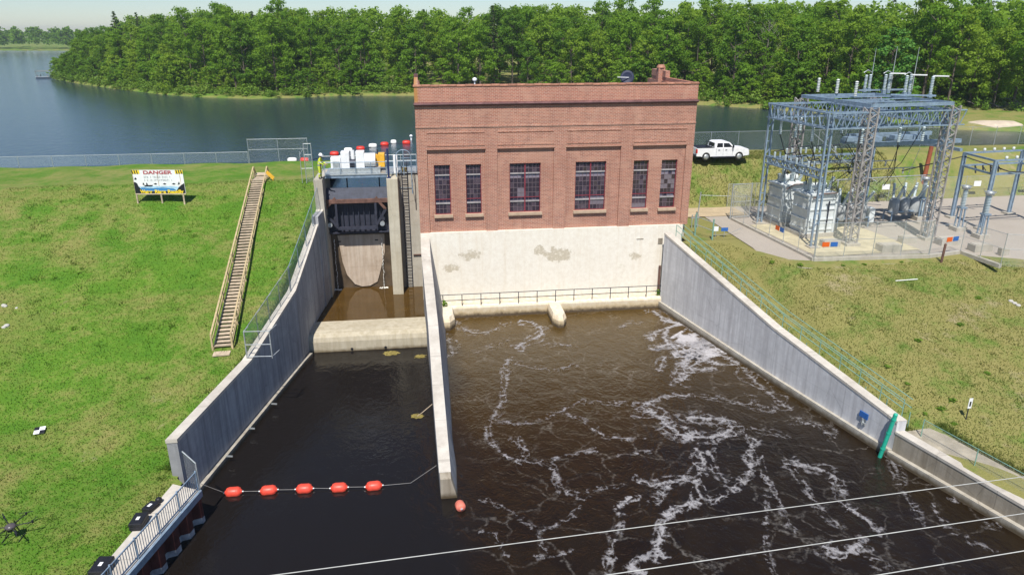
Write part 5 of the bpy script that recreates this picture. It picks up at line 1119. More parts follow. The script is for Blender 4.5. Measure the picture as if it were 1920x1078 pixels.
# low concrete plinths, control boxes
for k, (px_, py_, w_) in enumerate(((1665, 470, 1.2), (1700, 455, .9), (1775, 458, 1.2), (1836, 470, 1.1), (1880, 478, .5), (1555, 462, 1.0))):
    c = Vector(onz(px_, py_, PADZ+.06)); solo('concrete_plinth', MB().box(c+Vector((-w_*.7,-w_*.4,-.1)), c+Vector((w_*.7,w_*.4,.55))).box(c+Vector((-w_*.6,-w_*.3,.55)), c+Vector((w_*.6,w_*.3,.6))), M_CONCL, 'low square concrete plinth on the yard gravel', 'plinth', group='plinths on the yard gravel')
# yard fence
fA0, fA, fB, fB2, fB3 = [Vector((*onz(x, y, PADZ+.06)[:2], PADZ+.06)) for x, y in ((1372, 412), (1525, 488), (1740, 482), (1800, 474), (1875, 500))]
fence('yard_fence', 'tall chain-link yard fence section on the side facing the powerhouse', [fA0, fA], 2.7, M_GALV, M_LINK, 2.0, mid=True)
fence('yard_fence', 'tall close-mesh yard fence section in front of the transformers and lattice tower', [fA+Vector((.06,0,0)), fB], 2.9, M_GALV, M_LINKD, 2.3, mid=True)
fence('yard_fence', 'open chain-link yard fence section with the bend near the small bus frame', [fB+Vector((.06,0,0)), fB2, fB3, fB3+Vector((9, -3, 0))], 2.5, M_GALV, M_LINK, 2.3, mid=True)
fence('yard_fence', 'rear chain-link yard fence at the foot of the dam slope', [(30.5, 10.3, 5.95), (48, 10.6, 5.95), (80, 11.5, 5.95)], 2.3, M_GALV, M_LINK, 2.8)
g0 = fA0+Vector((-.1, .2, 0)); yg_ = thing('yard_gate', 'tall grey mesh gate leaf at the side of the yard fence', 'gate', tuple(g0)); g1 = Vector((*onz(1404, 408, PADZ+.06)[:2], PADZ+.06))
for q in (g0, g1): part('post', MB().tube(q, q+Vector((0,0,3.3)), .06, 8), M_GALV, yg_)
for z in (.15, 1.6, 3.25): part('rail', MB().tube(g0+Vector((0,0,z)), g1+Vector((0,0,z)), .035, 6), M_GALV, yg_)
part('mesh_panel', MB().quad(g0+Vector((0,0,.1)), g1+Vector((0,0,.1)), g1+Vector((0,0,3.2)), g0+Vector((0,0,3.2))), M_LINKD, yg_, fix=False)
kb = MB(); 
for a, c in ((fA0, fA), (fA, fB), (fB, fB2), (fB2, fB3)): kb.bar(a+Vector((0,0,.05)), c+Vector((0,0,.05)), .25, .3)
solo('fence_kerb', kb, M_CONCL, 'low concrete kerb under the yard fence', 'kerb')
def fsign(a, c, t_, z, n_=('', ''), lb=''):
    q = Vector(a).lerp(Vector(c), t_); d = (Vector(c)-Vector(a)).normalized(); nn = Vector((d.y, -d.x, 0)); q = q+nn*.06+Vector((0,0,z))
    for s_, mt, nm in ((-1, M_ORSIGN, 'orange danger plate '), (1, M_BLSIGN, 'blue notice plate ')):
        o_ = q+d*s_*.33; solo('fence_sign', MB().bar(o_-d*.28, o_+d*.28, .02, .36), mt, nm+lb, 'sign')
fsign(fA0, fA, .62, 1.2, lb='on the side fence facing the powerhouse'); fsign(fA, fB, .12, 1.25, lb='at the fence corner in front of the transformer'); fsign(fB, fB2, .65, 1.25, lb='on the fence near the small bus frame')
for k, (x, y) in enumerate(((47.5, 10.55), (58, 10.85), (64, 11.05))): solo('fence_sign', MB().box((x-.4, y-.08, 7.2), (x+.4, y-.05, 7.75)), M_WHITEP, 'white notice plate on the rear yard fence', 'sign', group='white plates on the rear yard fence')

#==================================================================== PICKUP TRUCK
tk0 = onz(1302, 302, 10.0); tk1 = onz(1404, 301, 10.0); TL = float(tk1[0]-tk0[0])
tr = thing('pickup_truck', 'white crew-cab pickup truck parked on the dam crest', 'truck', ((tk0[0]+tk1[0])/2, 14.6, 10.0))
k = TL/6.0
def tp_(name, mb, mat, parent=None, bev=0):
    o = link(name, mb.mesh(name), mat, parent or tr)
    if bev: bevel(o, bev, 3)
    return o
Wt = 1.0
def arch(x, r=.46, n=9, z0=.42): return [(x+r*math.cos(a), z0+r*math.sin(a)*1.0) for a in np.linspace(math.pi, 0, n)]
side_ = [(-2.95, .62), (-2.95, .5), (-2.45, .48)]+arch(-1.85)+[(-1.3, .45), (1.3, .45)]+arch(1.9)+[(2.45, .48), (2.95, .52), (3.0, .75), (2.97, 1.02), (2.86, 1.17), (2.2, 1.25), (1.35, 1.29), (-.7, 1.29), (-.72, 1.31), (-2.92, 1.31)]
side_ = [(x*k, z) for x, z in side_]
b = MB(); b.prism(side_, -Wt, Wt, axis=1); tp_('body', b, M_WHITEP, bev=.05)
cab0 = [(-.95, 1.28), (1.32, 1.28), (.78, 1.84), (.45, 1.90), (-.55, 1.90), (-.85, 1.82)]
lo = [(x*k, z) for x, z in cab0]; b = MB(); f_ = lambda z: Wt-.03-(z-1.28)*.24
b.sweep([[(x, -f_(z), z) for x, z in lo], [(x, f_(z), z) for x, z in lo]], closed=True); n = len(lo); b.add([(x, -f_(z), z) for x, z in lo], [tuple(range(n))]); b.add([(x, f_(z), z) for x, z in lo], [tuple(range(n))])
cabo = tp_('cab', b, M_WHITEP, bev=.04)
def sidewin(pts, s_): 
    return MB().add([(x*k, s_*(f_(z)+.006), z) for x, z in pts], [tuple(range(len(pts)))])
for s_ in (-1, 1):
    tp_('side_window', sidewin([(-.72, 1.36), (-.02, 1.36), (-.02, 1.78), (-.62, 1.78)], s_), M_CARGL, cabo); tp_('side_window', sidewin([(.08, 1.36), (1.08, 1.36), (.68, 1.76), (.08, 1.78)], s_), M_CARGL, cabo)
    for x in (-.75, .03, 1.1): tp_('door_seam', MB().box((x*k-.008, s_*(Wt+.003)-.003, .55), (x*k+.008, s_*(Wt+.003)+.003, 1.27)), M_DARK)
    for x in (-.55, .25): tp_('door_handle', MB().box((x*k, s_*(Wt+.02)-.02, 1.08), (x*k+.2, s_*(Wt+.02)+.02, 1.13)), M_DARK)
    tp_('mirror', MB().box((1.0*k, s_*(Wt+.05)-.0, 1.33), (1.14*k, s_*(Wt+.27), 1.58)), M_BLACK, None, .03); tp_('running_board', MB().box((-1.2*k, s_*Wt, .36), (1.25*k, s_*(Wt+.12), .43)), M_DARK)
    tp_('headlight', MB().box((2.80*k, s_*.62, .86), (2.985*k, s_*.985, 1.08)), M_GALV); tp_('taillight', MB().box((-2.975*k, s_*.78, .82), (-2.85*k, s_*1.008, 1.22)), M_REDB)
    for x in (-1.85, 1.9):
        wl = tp_('wheel', MB().lathe([(.30, -.13), (.40, -.12), (.425, -.06), (.425, .06), (.40, .12), (.30, .13)], (x*k, s_*.88, .425), (0,1,0), 22), M_RUBBER); tp_('rim', MB().lathe([(.27, 0), (.27, .02), (.12, .035), (.05, .05)], (x*k, s_*1.0, .425), (0,s_,0), 16), M_GALV, wl)
tp_('windscreen', MB().add([(1.30*k, -.82, 1.31), (1.30*k, .82, 1.31), (.80*k, .74, 1.83), (.80*k, -.74, 1.83)], [(0,1,2,3)]), M_CARGL, cabo); tp_('rear_window', MB().add([(-.955*k, -.7, 1.4), (-.955*k, .7, 1.4), (-.88*k, .66, 1.78), (-.88*k, -.66, 1.78)], [(0,1,2,3)]), M_CARGL, cabo)
tp_('bed_liner', MB().box((-2.85*k, -.85, 1.312), (-1.02*k, .85, 1.325)), M_BLACK); 
for s_ in (-1, 1): tp_('bed_rail', MB().box((-2.9*k, s_*.86, 1.312), (-.98*k, s_*.98, 1.36)), M_BLACK)
tp_('headache_rack', MB().box((-1.25*k, -.8, 1.33), (-1.18*k, .8, 1.40)).bar((-1.2*k, -.75, 1.36), (-1.2*k, -.7, 1.8), .05).bar((-1.2*k, .75, 1.36), (-1.2*k, .7, 1.8), .05).bar((-1.2*k, -.72, 1.8), (-1.2*k, .72, 1.8), .05).bar((-1.9*k,-.6,1.35), (-1.22*k,-.6,1.6), .05), M_BLACK)
tp_('front_bumper', MB().box((2.72*k, -.98, .5), (3.06*k, .98, .74)), M_GALV, None, .04); tp_('rear_bumper', MB().box((-3.06*k, -.95, .48), (-2.9*k, .95, .66)), M_DARK, None, .03); tp_('grille', MB().box((2.9*k, -.55, .80), (3.0*k, .55, 1.1)), M_DARK); tp_('chassis', MB().box((-2.7*k, -.7, .3), (2.7*k, .7, .5)), M_BLACK)
tp_('antenna', MB().tube((1.1*k, .85, 1.28), (1.05*k, .87, 1.9), .01, 5), M_BLACK)

#==================================================================== WORKER
pf = ony(601, 331, 1.95); PZ = 11.42
M_HV = plain('high_vis_cloth', (.55,.62,.05), .8, 0, .2, 6); M_GREYC = plain('grey_cloth', (.20,.20,.21), .9, 0, .3, 6); M_SKIN = plain('skin', (.42,.26,.18), .6, 0, .1); M_REFL = plain('reflective_tape', (.70,.72,.72), .35, 0, .1)
def skinned(name, verts, edges, radii, root=0, sub=1):
    me = bpy.data.meshes.new(name); me.from_pydata(verts, edges, []); o = bpy.data.objects.new(name, me); COL.objects.link(o)
    sk_ = o.modifiers.new('skin', 'SKIN'); sk_.use_smooth_shade = True
    for i, r_ in enumerate(radii): sv_ = me.skin_vertices[0].data[i]; sv_.radius = (r_, r_) if not isinstance(r_, tuple) else r_; sv_.use_root = (i == root)
    s2 = o.modifiers.new('sub', 'SUBSURF'); s2.levels = s2.render_levels = sub
    dg = bpy.context.evaluated_depsgraph_get(); m2 = bpy.data.meshes.new_from_object(o.evaluated_get(dg)); bpy.data.objects.remove(o); bpy.data.meshes.remove(me); m2.name = name; return m2
# figure faces +X (to the hoist), a little forward lean, both arms reaching forward and down
V_ = []; E_ = []; R_ = []
def nv(p, r_, frm=None):
    V_.append(p); R_.append(r_)
    if frm is not None: E_.append((frm, len(V_)-1))
    return len(V_)-1
pel = nv((0, 0, 1.0), (.15, .17)); wst = nv((.02, 0, 1.16), (.13, .155), pel); chs = nv((.07, 0, 1.38), (.15, .185), wst); nk = nv((.12, 0, 1.56), .065, chs); hd0 = nv((.15, 0, 1.64), .085, nk); hd1 = nv((.17, 0, 1.75), .098, hd0)
for s_ in (-1, 1):
    hp = nv((0, s_*.10, .93), .115, pel); kn = nv((.04, s_*.12, .50), .082, hp); an = nv((-.02+.03*s_, s_*.13, .10), .062, kn); he = nv((.02+.03*s_, s_*.13, .045), .055, an); to = nv((.19+.03*s_, s_*.145, .035), .045, he)
    sh = nv((.09, s_*.21, 1.47), .078, chs); el = nv((.22, s_*.25, 1.20), .058, sh); wr_ = nv((.42, s_*.20, 1.10), .04, el); pa = nv((.50, s_*.18, 1.08), (.03, .042), wr_)
    for j, (dy_, ln) in enumerate(((-.033, .065), (-.012, .08), (.011, .075), (.033, .058))):
        f1_ = nv((.54, s_*.18+dy_, 1.075), .011, pa); f2_ = nv((.54+ln*.6, s_*.18+dy_*1.1, 1.06), .010, f1_); nv((.54+ln, s_*.18+dy_*1.1, 1.03), .008, f2_)
    t1 = nv((.49, s_*.18-s_*.045, 1.07), .011, pa); nv((.53, s_*.18-s_*.07, 1.05), .009, t1)
bodym = skinned('body', V_, E_, R_, 0, 1)
for mt in (M_HV, M_GREYC, M_SKIN, M_BLACK, M_REFL): bodym.materials.append(mt)
for p in bodym.polygons:
    c = p.center; i = 0
    if c.z > 1.58 or (c.x > .44 and c.z < 1.2 and c.z > .95): i = 2
    elif c.z < .13: i = 3
    elif .93 < c.z < 1.09 and c.x < .25: i = 1
    elif 1.24 < c.z < 1.29 or .36 < c.z < .42: i = 4
    p.material_index = i
wk_ = thing('person', 'person in yellow-green work clothes and white hard hat leaning towards the hoist', 'person', (float(pf[0])-.02, 1.95, PZ), rz=R(-15)); link('body', bodym, None, wk_)
link('hard_hat', MB().lathe([(.165, -.02), (.17, 0), (.135, .012), (.135, .05), (.115, .11), (.06, .15), (.01, .16)], (.175, 0, 1.775), (.15, 0, 1), 18).box((.28, -.09, 1.755), (.38, .09, 1.77)).mesh('hard_hat'), M_WHITEP, wk_)
for s_ in (-1, 1): link('eye', MB().lathe([(.004, 0), (.012, .004), (.004, .01)], (.258, s_*.032, 1.725), (1,0,0), 8).mesh('eye'), M_BLACK, wk_); link('ear', MB().lathe([(.01, -.01), (.028, 0), (.012, .014)], (.165, s_*.096, 1.71), (0,s_,0), 8).mesh('ear'), M_SKIN, wk_)
link('nose', MB().add([(.255, -.014, 1.70), (.255, .014, 1.70), (.262, 0, 1.735), (.287, 0, 1.698)], [(0,1,3), (1,2,3), (2,0,3)]).mesh('nose'), M_SKIN, wk_); link('mouth', MB().box((.252, -.022, 1.668), (.262, .022, 1.674)).mesh('mouth'), M_RUST, wk_)
wk_.scale = (1.06,)*3; wk_.location.z = PZ

#==================================================================== OVERHEAD LINES
for k, (a, c) in enumerate((((510, 1078), (1830, 905)), ((1120, 1080), (1920, 962)), ((1600, 1085), (1920, 1032)))):
    dA = CAM_C+ray(*a)*14.5; dB = CAM_C+ray(*c)*(14.5+5.5*(c[0]-a[0])/1320); d = (dB-dA)
    dB[2] = dA[2]+(dB[2]-dA[2])
    P0, P1 = Vector(dA-d*(4 if k == 0 else 8)), Vector(dB+d*(4 if k == 0 else 7))
    solo('overhead_wire', MB().pipe([P0.lerp(P1, i/24)+Vector((0,0,0)) for i in range(25)], .0105, 6), plain('bare_conductor', (.50,.50,.48), .5, 0), 'bare overhead wire crossing above the foaming tailrace', 'wire', group='overhead wires across the river')

#==================================================================== FOAM ON THE TAILRACE
def zl(pts, ox, oy, sc): return [(ox+x/sc, oy+y/sc) for x, y in pts]
FO = []
def A_(w, st_, *pts): FO.append((zl(pts, 860, 580, 2.164), w/2.164, st_))
def B_(w, st_, *pts): FO.append((zl(pts, 1240, 400, 1.59), w/1.59, st_))
def C_(w, st_, *pts): FO.append((zl(pts, 780, 430, 3.69), w/3.69, st_))
A_(17, .55, (245,45),(300,50),(345,85),(330,110),(260,135),(230,160)); A_(16, .35, (200,200),(195,330),(150,420),(120,480),(150,560),(210,610),(270,620),(330,620),(375,640),(410,700),(440,750),(520,775))
A_(56, 1., (880,100),(930,115),(980,150),(1050,190)); A_(40, .55, (1000,190),(930,240),(900,290)); A_(14, .5, (845,190),(830,200),(815,250))
A_(20, .5, (740,390),(800,365),(860,350),(940,350)); A_(34, .5, (740,395),(800,430),(850,450),(870,500),(940,520),(1040,515),(1120,490),(1090,455),(1030,440),(920,440)); A_(30, .4, (860,470),(900,510),(960,515))
A_(26, .5, (960,560),(1000,620),(970,680),(870,695),(800,710),(720,690)); A_(22, .5, (960,690),(985,780),(1080,760),(1140,720),(1190,650),(1180,590),(1195,520)); A_(22, .5, (860,710),(790,780)); A_(18, .6, (730,775),(700,755),(650,800))
A_(13, .35, (650,820),(655,890),(620,960),(600,1050)); A_(26, .6, (985,785),(870,800),(840,840),(830,900),(800,970),(840,1010)); A_(32, .55, (830,990),(760,1000),(680,1040),(760,1078)); A_(20, .4, (1010,570),(1050,650),(1090,710))
A_(11, .25, (380,430),(440,400),(500,370),(560,370),(640,380),(730,395)); A_(11, .3, (440,420),(530,470),(570,510),(650,520),(760,525)); A_(12, .2, (150,460),(250,470),(380,430)); A_(14, .35, (200,530),(260,520),(270,580),(250,610))
A_(11, .2, (330,910),(380,880),(440,840),(500,800)); A_(8, .15, (80,770),(180,790),(280,870),(330,920),(360,980)); A_(12, .2, (80,900),(170,920),(185,1000)); A_(9, .15, (300,1000),(400,1000),(460,980)); A_(12, .2, (650,720),(540,735)); A_(9, .2, (375,620),(420,590),(560,560)); A_(9, .2, (660,600),(740,580),(800,570)); A_(8, .15, (200,210),(300,240),(400,245),(470,220))
A_(9, .3, (940,350),(1050,360),(1160,380),(1290,410)); A_(10, .15, (1170,350),(1210,375)); A_(12, .2, (1230,590),(1260,690),(1240,760),(1250,960),(1290,1078)); A_(12, .2, (1130,470),(1250,490),(1330,520)); A_(10, .15, (600,1078),(640,1000))
B_(16, .35, (230,450),(290,510),(350,560),(390,580)); B_(14, .3, (400,620),(460,630),(520,670)); B_(20, .4, (370,740),(430,750),(500,770),(540,830),(560,880),(620,920),(655,950)); B_(11, .25, (370,740),(420,820),(480,880),(540,940)); B_(26, .5, (480,990),(540,1020),(590,985)); B_(10, .2, (300,780),(350,860),(400,950)); B_(9, .15, (720,830),(780,930)); B_(9, .2, (850,845),(890,862)); B_(10, .2, (620,1030),(680,1060)); B_(16, .3, (985,920),(1000,935)); B_(12, .2, (260,560),(340,590)); B_(10, .2, (640,660),(690,730),(720,830)); B_(10, .2, (800,870),(900,960),(1000,1010)); B_(12, .2, (130,400),(230,450))
C_(15, .3, (330,690),(400,720),(520,710),(600,660),(660,640)); C_(34, .2, (220,740),(240,800),(260,860)); C_(9, .2, (880,800),(1000,795),(1130,800)); C_(30, .5, (1630,560),(1690,600),(1750,635)); C_(26, .1, (400,860),(560,800),(640,760)); C_(10, .1, (1380,690),(1450,650),(1560,640)); C_(14, .15, (280,640),(330,690))
def smooth(pts, it=2):
    for _ in range(it):
        q = [pts[0]]
        for a, c in zip(pts, pts[1:]): q += [(.75*a[0]+.25*c[0], .75*a[1]+.25*c[1]), (.25*a[0]+.75*c[0], .25*a[1]+.75*c[1])]
        pts = q+[pts[-1]]
    return pts
fm = MB(); uvs = []; rf = random.Random(11); FO2 = []
for pts, w, st_ in FO:      # each streak is braided: one strand and two finer ones wandering beside it
    sp2 = smooth(pts, 2); big_ = st_ > .9
    FO2.append((sp2, w*(1.5 if big_ else .8), st_))
    for q in range(2 if not big_ else 5):
        ph, am = rf.uniform(0, 6), (w*1.3+5)*(1.6 if big_ else 1); FO2.append(([(x+am*.8*math.sin(i*.55+ph)+rf.uniform(-1.5,1.5), y+am*.45*math.cos(i*.4+ph*1.7)+rf.uniform(-1,1)) for i, (x, y) in enumerate(sp2)], w*rf.uniform(.35, .6), st_*.6))
FO = FO2
for fi, (pts, w, st_) in enumerate(FO):
    g = [Vector(onz(x, y, .006+.0003*fi)) for x, y in smooth(pts)]
    dense = []
    for a, c in zip(g, g[1:]):
        n = max(1, int((c-a).length/.3)); dense += [a.lerp(c, i/n) for i in range(n)]
    dense.append(g[-1]); rows = []; N = len(dense)
    for i, p in enumerate(dense):
        d = (dense[min(i+1, N-1)]-dense[max(i-1, 0)]); d.z = 0; d = d.normalized() if d.length > 1e-6 else Vector((1,0,0)); nn = Vector((-d.y, d.x, 0))
        dep = (p-Vector(CAM_C)).length; ww = max(w, 4.5)*1.3*dep/FPX*(.8+.5*math.sin(i*.35+fi)*math.sin(i*.11))*1.15; end = min(1, (i+1)/4, (N-i)/4)
        rows.append([p-nn*ww*end, p, p+nn*ww*end]); 
    b0 = len(fm.f); fm.sweep(rows)
    for i in range(len(rows)-1):
        for j in range(2): uvs.append([(-1+j, st_), (j, st_), (j, st_), (-1+j, st_)])
fme = fm.mesh('foam', fix=False); ul = fme.uv_layers.new(name='UVMap'); flat = [c for q in uvs for c in q]
for i, l in enumerate(ul.data): l.uv = flat[i]
fo_ = link('foam', fme, M_FOAM); tag(fo_, 'white foam streaks drifting on the brown tailrace', 'foam', kind='stuff')
# floating weed mats in the channel
for k, (px_, py_, rx, ry) in enumerate(((734, 662, .62, .42), (788, 668, .42, .35), (782, 780, .42, .30))):
    c = onz(px_, py_, .012); rr = random.Random(k); n = 22
    b = MB().add([(c[0]+math.cos(a)*rx*rr.uniform(.7, 1.15), c[1]+math.sin(a)*ry*rr.uniform(.7, 1.15), .012) for a in np.linspace(0, 6.28, n, endpoint=False)], [tuple(range(n))])
    for j in range(30): a = rr.uniform(0, 6.28); r_ = math.sqrt(rr.random())*.8; q = Vector((c[0]+math.cos(a)*rx*r_, c[1]+math.sin(a)*ry*r_, .014)); b.bar(q, q+Vector((rr.uniform(-.2,.2), rr.uniform(-.2,.2), .03)), .03)
    solo('weed_mat', b, plain('yellow_weed', (.26,.21,.06), .9, 0, .5, 8), ['yellowish weed mat floating at the foot of the weir', 'small weed patch floating where the weir meets the splitter wall', 'weed mat snagged beside the splitter wall'][k], 'weeds')
c = onz(782, 780, .05); solo('branch', MB().pipe([(c[0], c[1], .04), (c[0]+.3, c[1]+.25, .12), (.35, c[1]+.6, .5)], .03, 5), M_WOOD, 'thin branch leaning from the weed mat to the splitter wall', 'branch')

#==================================================================== VEGETATION
def leafcloud(centers, n_per, size, seed, up=.35, squash=1.):
    # many small leaf faces around the surface of leaf clumps; returns vertex and face arrays
    g = np.random.default_rng(seed); P = []; N = []
    for (cx, cy, cz, r) in centers:
        n = max(6, int(n_per*r*r)); d = g.normal(size=(n, 3)); d /= np.linalg.norm(d, axis=1)[:, None]
        rad = r*g.uniform(.25, 1.2, n)[:, None]; d2 = d*np.array([1, 1, squash]); P.append(np.array([cx, cy, cz])+d2*rad); nn = d+g.normal(size=(n, 3))*.55+np.array([0, 0, up]); N.append(nn/np.linalg.norm(nn, axis=1)[:, None])
    P = np.vstack(P); N = np.vstack(N); n = len(P); a = g.normal(size=(n, 3)); t1 = np.cross(N, a); t1 /= np.linalg.norm(t1, axis=1)[:, None]; t2 = np.cross(N, t1)
    s_ = size*g.uniform(.6, 1.35, n)[:, None]; asp = g.uniform(.55, .9, n)[:, None]
    Vv = np.stack([P-t1*s_, P-t2*s_*asp, P+t1*s_, P+t2*s_*asp], 1).reshape(-1, 3); return Vv
def quads_mesh(name, Vv):
    n = len(Vv)//4; me = bpy.data.meshes.new(name); me.vertices.add(len(Vv)); me.vertices.foreach_set('co', Vv.astype(np.float32).ravel()); me.loops.add(n*4); me.loops.foreach_set('vertex_index', np.arange(n*4, dtype=np.int32)); me.polygons.add(n); me.polygons.foreach_set('loop_start', np.arange(0, n*4, 4, dtype=np.int32)); me.polygons.foreach_set('loop_total', np.full(n, 4, dtype=np.int32)); me.update(calc_edges=True); me.validate(); return me
def broad_crown(seed, h, w, base, size=.21, dens=78):
    g = np.random.default_rng(seed); C = []; nl = int(g.integers(58, 72)); lobes = [(g.uniform(0, 6.28), g.uniform(.7, 1.15)) for _ in range(5)]
    for i in range(nl):
        t_ = g.random()**.85; z = base+(h-base)*(.03+.95*t_); prof_ = math.sin(math.pi*min(1, .22+.76*t_))**.6; a = g.uniform(0, 2*math.pi)
        lf = max(l*(.75+.25*math.cos(a-q)) for q, l in lobes); rr = w/2*prof_*lf*g.uniform(.25, 1.05)**.6
        C.append((rr*math.cos(a), rr*math.sin(a), z+g.normal(0, .3), g.uniform(.5, 1.25)*w/8))
    return leafcloud(C, dens, size, seed+100, squash=.6), C
def trunk_mb(h, r, C, seed, nl=9, top=.8):
    g = random.Random(seed); b = MB(); lean = (g.uniform(-.5, .5), g.uniform(-.5, .5)); pts = [(lean[0]*t_*t_, lean[1]*t_*t_, h*top*t_-(.4 if t_ == 0 else 0)) for t_ in lin(0, 1, 5)]; b.pipe(pts, [r*(1-.8*t_) for t_ in lin(0, 1, 5)], 7)
    for c in g.sample(C, min(nl, len(C))):
        z0 = max(h*.22, c[2]-g.uniform(1.5, 3)); t_ = min(1, z0/(h*top)); s0 = Vector((lean[0]*t_*t_, lean[1]*t_*t_, z0)); e_ = Vector(c[:3]); b.pipe([s0, s0.lerp(e_, .5)+Vector((0,0,-.2)), e_], [r*.35*(1-.6*t_)+.03, r*.22, .03], 5)
    return b
PROT = []
for s_, (h, w, base) in enumerate(((17, 8.5, 3.2), (18.5, 8, 4.0), (16, 9.5, 2.4), (19, 9, 4.5), (15, 7.5, 2.0), (17.5, 10, 3.2), (13.5, 7.5, 1.2))):
    vv, C = broad_crown(s_*7+3, h, w, base); PROT.append((quads_mesh('crown', vv), trunk_mb(h, .26, C, s_).mesh('trunk'), h))
def pine_crown(seed, h, w):
    g = np.random.default_rng(seed); C = []
    for i in range(46):
        t_ = i/45; z = h*(.28+.72*t_); a = i*2.4+g.uniform(-.4, .4); rr = w/2*(1-t_)**.75*g.uniform(.45, 1.0); C.append((rr*math.cos(a), rr*math.sin(a), z, .45+.9*(1-t_)*g.uniform(.6, 1)))
    return leafcloud(C, 90, .20, seed, up=.1, squash=.45), C
PP = []
for s_, (h, w) in enumerate(((21, 6), (19, 5.5))): vv, C = pine_crown(s_+50, h, w); PP.append((quads_mesh('crown', vv), trunk_mb(h, .25, C, s_+60, 14, .97).mesh('trunk'), h))
for me in [p[0] for p in PROT]: me.materials.append(M_LEAF)
for me in [p[0] for p in PP]: me.materials.append(M_PINE)
def put_tree(name, lab_, cr, tk, x, y, z, sc_, rz, grp, leafm=None):
    t = thing(name, lab_, 'tree', (x, y, z), grp, rz); t.scale = (sc_[0], sc_[0], sc_[1])
    a = link('trunk', tk, M_BARK, t); c = link('crown', cr, None, t) if cr else None; return t
def in_land(x, y):
    # inside the wooded shore: right of / behind the shoreline polyline
    for i in range(2, len(SHORE)-1):
        a, c = SHORE[i], SHORE[i+1]
    best = 1e9; sgn_ = 1
    P = np.array([x, y])
    for i in range(len(SHORE)-1):
        a, c = SHORE[i], SHORE[i+1]; d = c-a; t_ = max(0, min(1, ((P-a)@d)/(d@d))); q = a+d*t_; ds = np.hypot(*(P-q))
        if ds < best: best = ds; cr = d[0]*(P-a)[1]-d[1]*(P-a)[0]; sgn_ = 1 if cr > 0 else -1
    return best*sgn_
def land_z(d): return float(np.interp(d, (0, 1.2, 6, 30, 90, 300), (8.8, 9.2, 9.7, 10.4, 12.3, 14.8)))
gt = random.Random(5); placed = []; cand = []
def vis(x, y, z):
    d = np.array([x, y, z])-CAM_C; dz_ = d@CF; return 960+FPX*(d@CR)/dz_, 539-FPX*(d@CU)/dz_, dz_
yy = 26.
while yy < 420:
    xx = -150.
    while xx < 300:
        x, y = xx+gt.uniform(-2.2, 2.2), yy+gt.uniform(-2.2, 2.2); xx += 6.3
        d = in_land(x, y)
        if d < 5 or d > 120: continue
        px_, py_, dz_ = vis(x, y, 14)
        if not (-60 < px_ < 1990): continue
        if math.hypot(x-sp[0], y-sp[1]) < 13 or (x > 80 and d < 7 and y < 50): continue
        cand.append((d if px_ > 330 else d*.8, x, y, px_, d))
    yy += 6.0
cand.sort(); LABS = ['oval-crowned green broadleaf tree', 'slender tall green broadleaf tree', 'wide low-crowned green broadleaf tree', 'tallest kind of high-crowned broadleaf tree', 'smaller round-crowned broadleaf tree', 'broadest spreading green broadleaf tree', 'bushy broadleaf tree leafed almost to the ground']
forest = cand[270:560]; cand = cand[:270]
for k, (_, x, y, px_, d) in enumerate(cand):
    i = gt.randrange(6) if d > 9 else gt.choice((4, 6, 2, 0)); cr, tk, h = PROT[i]; tall = gt.uniform(.78, 1.07)
    if px_ < 420: tall *= .70+.26*max(0, (px_-90))/330
    if gt.random() < .035 and d > 14: cr, tk, h = PP[k % 2]; put_tree('pine_tree', 'dark pine rising among the broadleaf trees on the far shore', cr, tk, x, y, land_z(d), (gt.uniform(.8, 1.), .84+.1*gt.random()), gt.uniform(0, 6), 'pines on the far shore'); continue
    put_tree('broadleaf_tree', LABS[i]+(' at the front edge of the far wood' if d < 14 else ' standing deeper in the far wood'), cr, tk, x, y, land_z(d), (tall*gt.uniform(.85, 1.1), tall), gt.uniform(0, 6.28), 'trees in the far wood')
for px_, yd in ((1838, 150), (1868, 152), (1660, 160), (1445, 165)):   # pines that break the skyline
    q = ony(px_, 100, yd); d = in_land(q[0], q[1]); cr, tk, h = PP[0]; put_tree('pine_tree', 'tall dark pine standing above the skyline of the wood', cr, tk, q[0], q[1], land_z(d), (1.1, 1.12 if px_ > 1800 else .98), px_, 'pines above the skyline')
vv, C = broad_crown(91, 6.5, 5., .3, .17, 120); YC = quads_mesh('crown', vv); YC.materials.append(M_LEAF); YT = trunk_mb(6.5, .12, C, 91).mesh('trunk'); ny = 0
for i in range(2, len(SHORE)-2):
    a, c = SHORE[i], SHORE[i+1]; L_ = np.hypot(*(c-a)); n = int(L_/2.1)
    for j in range(n):
        dd = gt.uniform(3.5, 11); P = a+(c-a)*(j+gt.random())/n+shore_back(i)*dd; px_, py_, dz_ = vis(P[0], P[1], 10)
        if not (60 < px_ < 1940) or 800 < px_ < 1290 and gt.random() < .6 or math.hypot(P[0]-sp[0], P[1]-sp[1]) < 9: continue
        sc_ = gt.uniform(.55, 1.25); put_tree('young_tree', 'young bushy tree filling the edge of the far wood', YC, YT, P[0], P[1], land_z(dd), (sc_*gt.uniform(.9, 1.2), sc_), gt.uniform(0, 6.28), 'young trees at the edge of the wood')
for k in range(75):
    px_ = gt.uniform(1290, 1935); q = onz(px_, gt.uniform(182, 205), 9.6); d = in_land(q[0], q[1])
    if d < 5 or d > 40 or math.hypot(q[0]-sp[0], q[1]-sp[1]) < 10: continue
    sc_ = gt.uniform(.6, 1.3); put_tree('young_tree', 'young bushy tree in the undergrowth behind the substation', YC, YT, q[0], q[1], land_z(d), (sc_*gt.uniform(1., 1.3), sc_), gt.uniform(0, 6.28), 'undergrowth behind the substation')
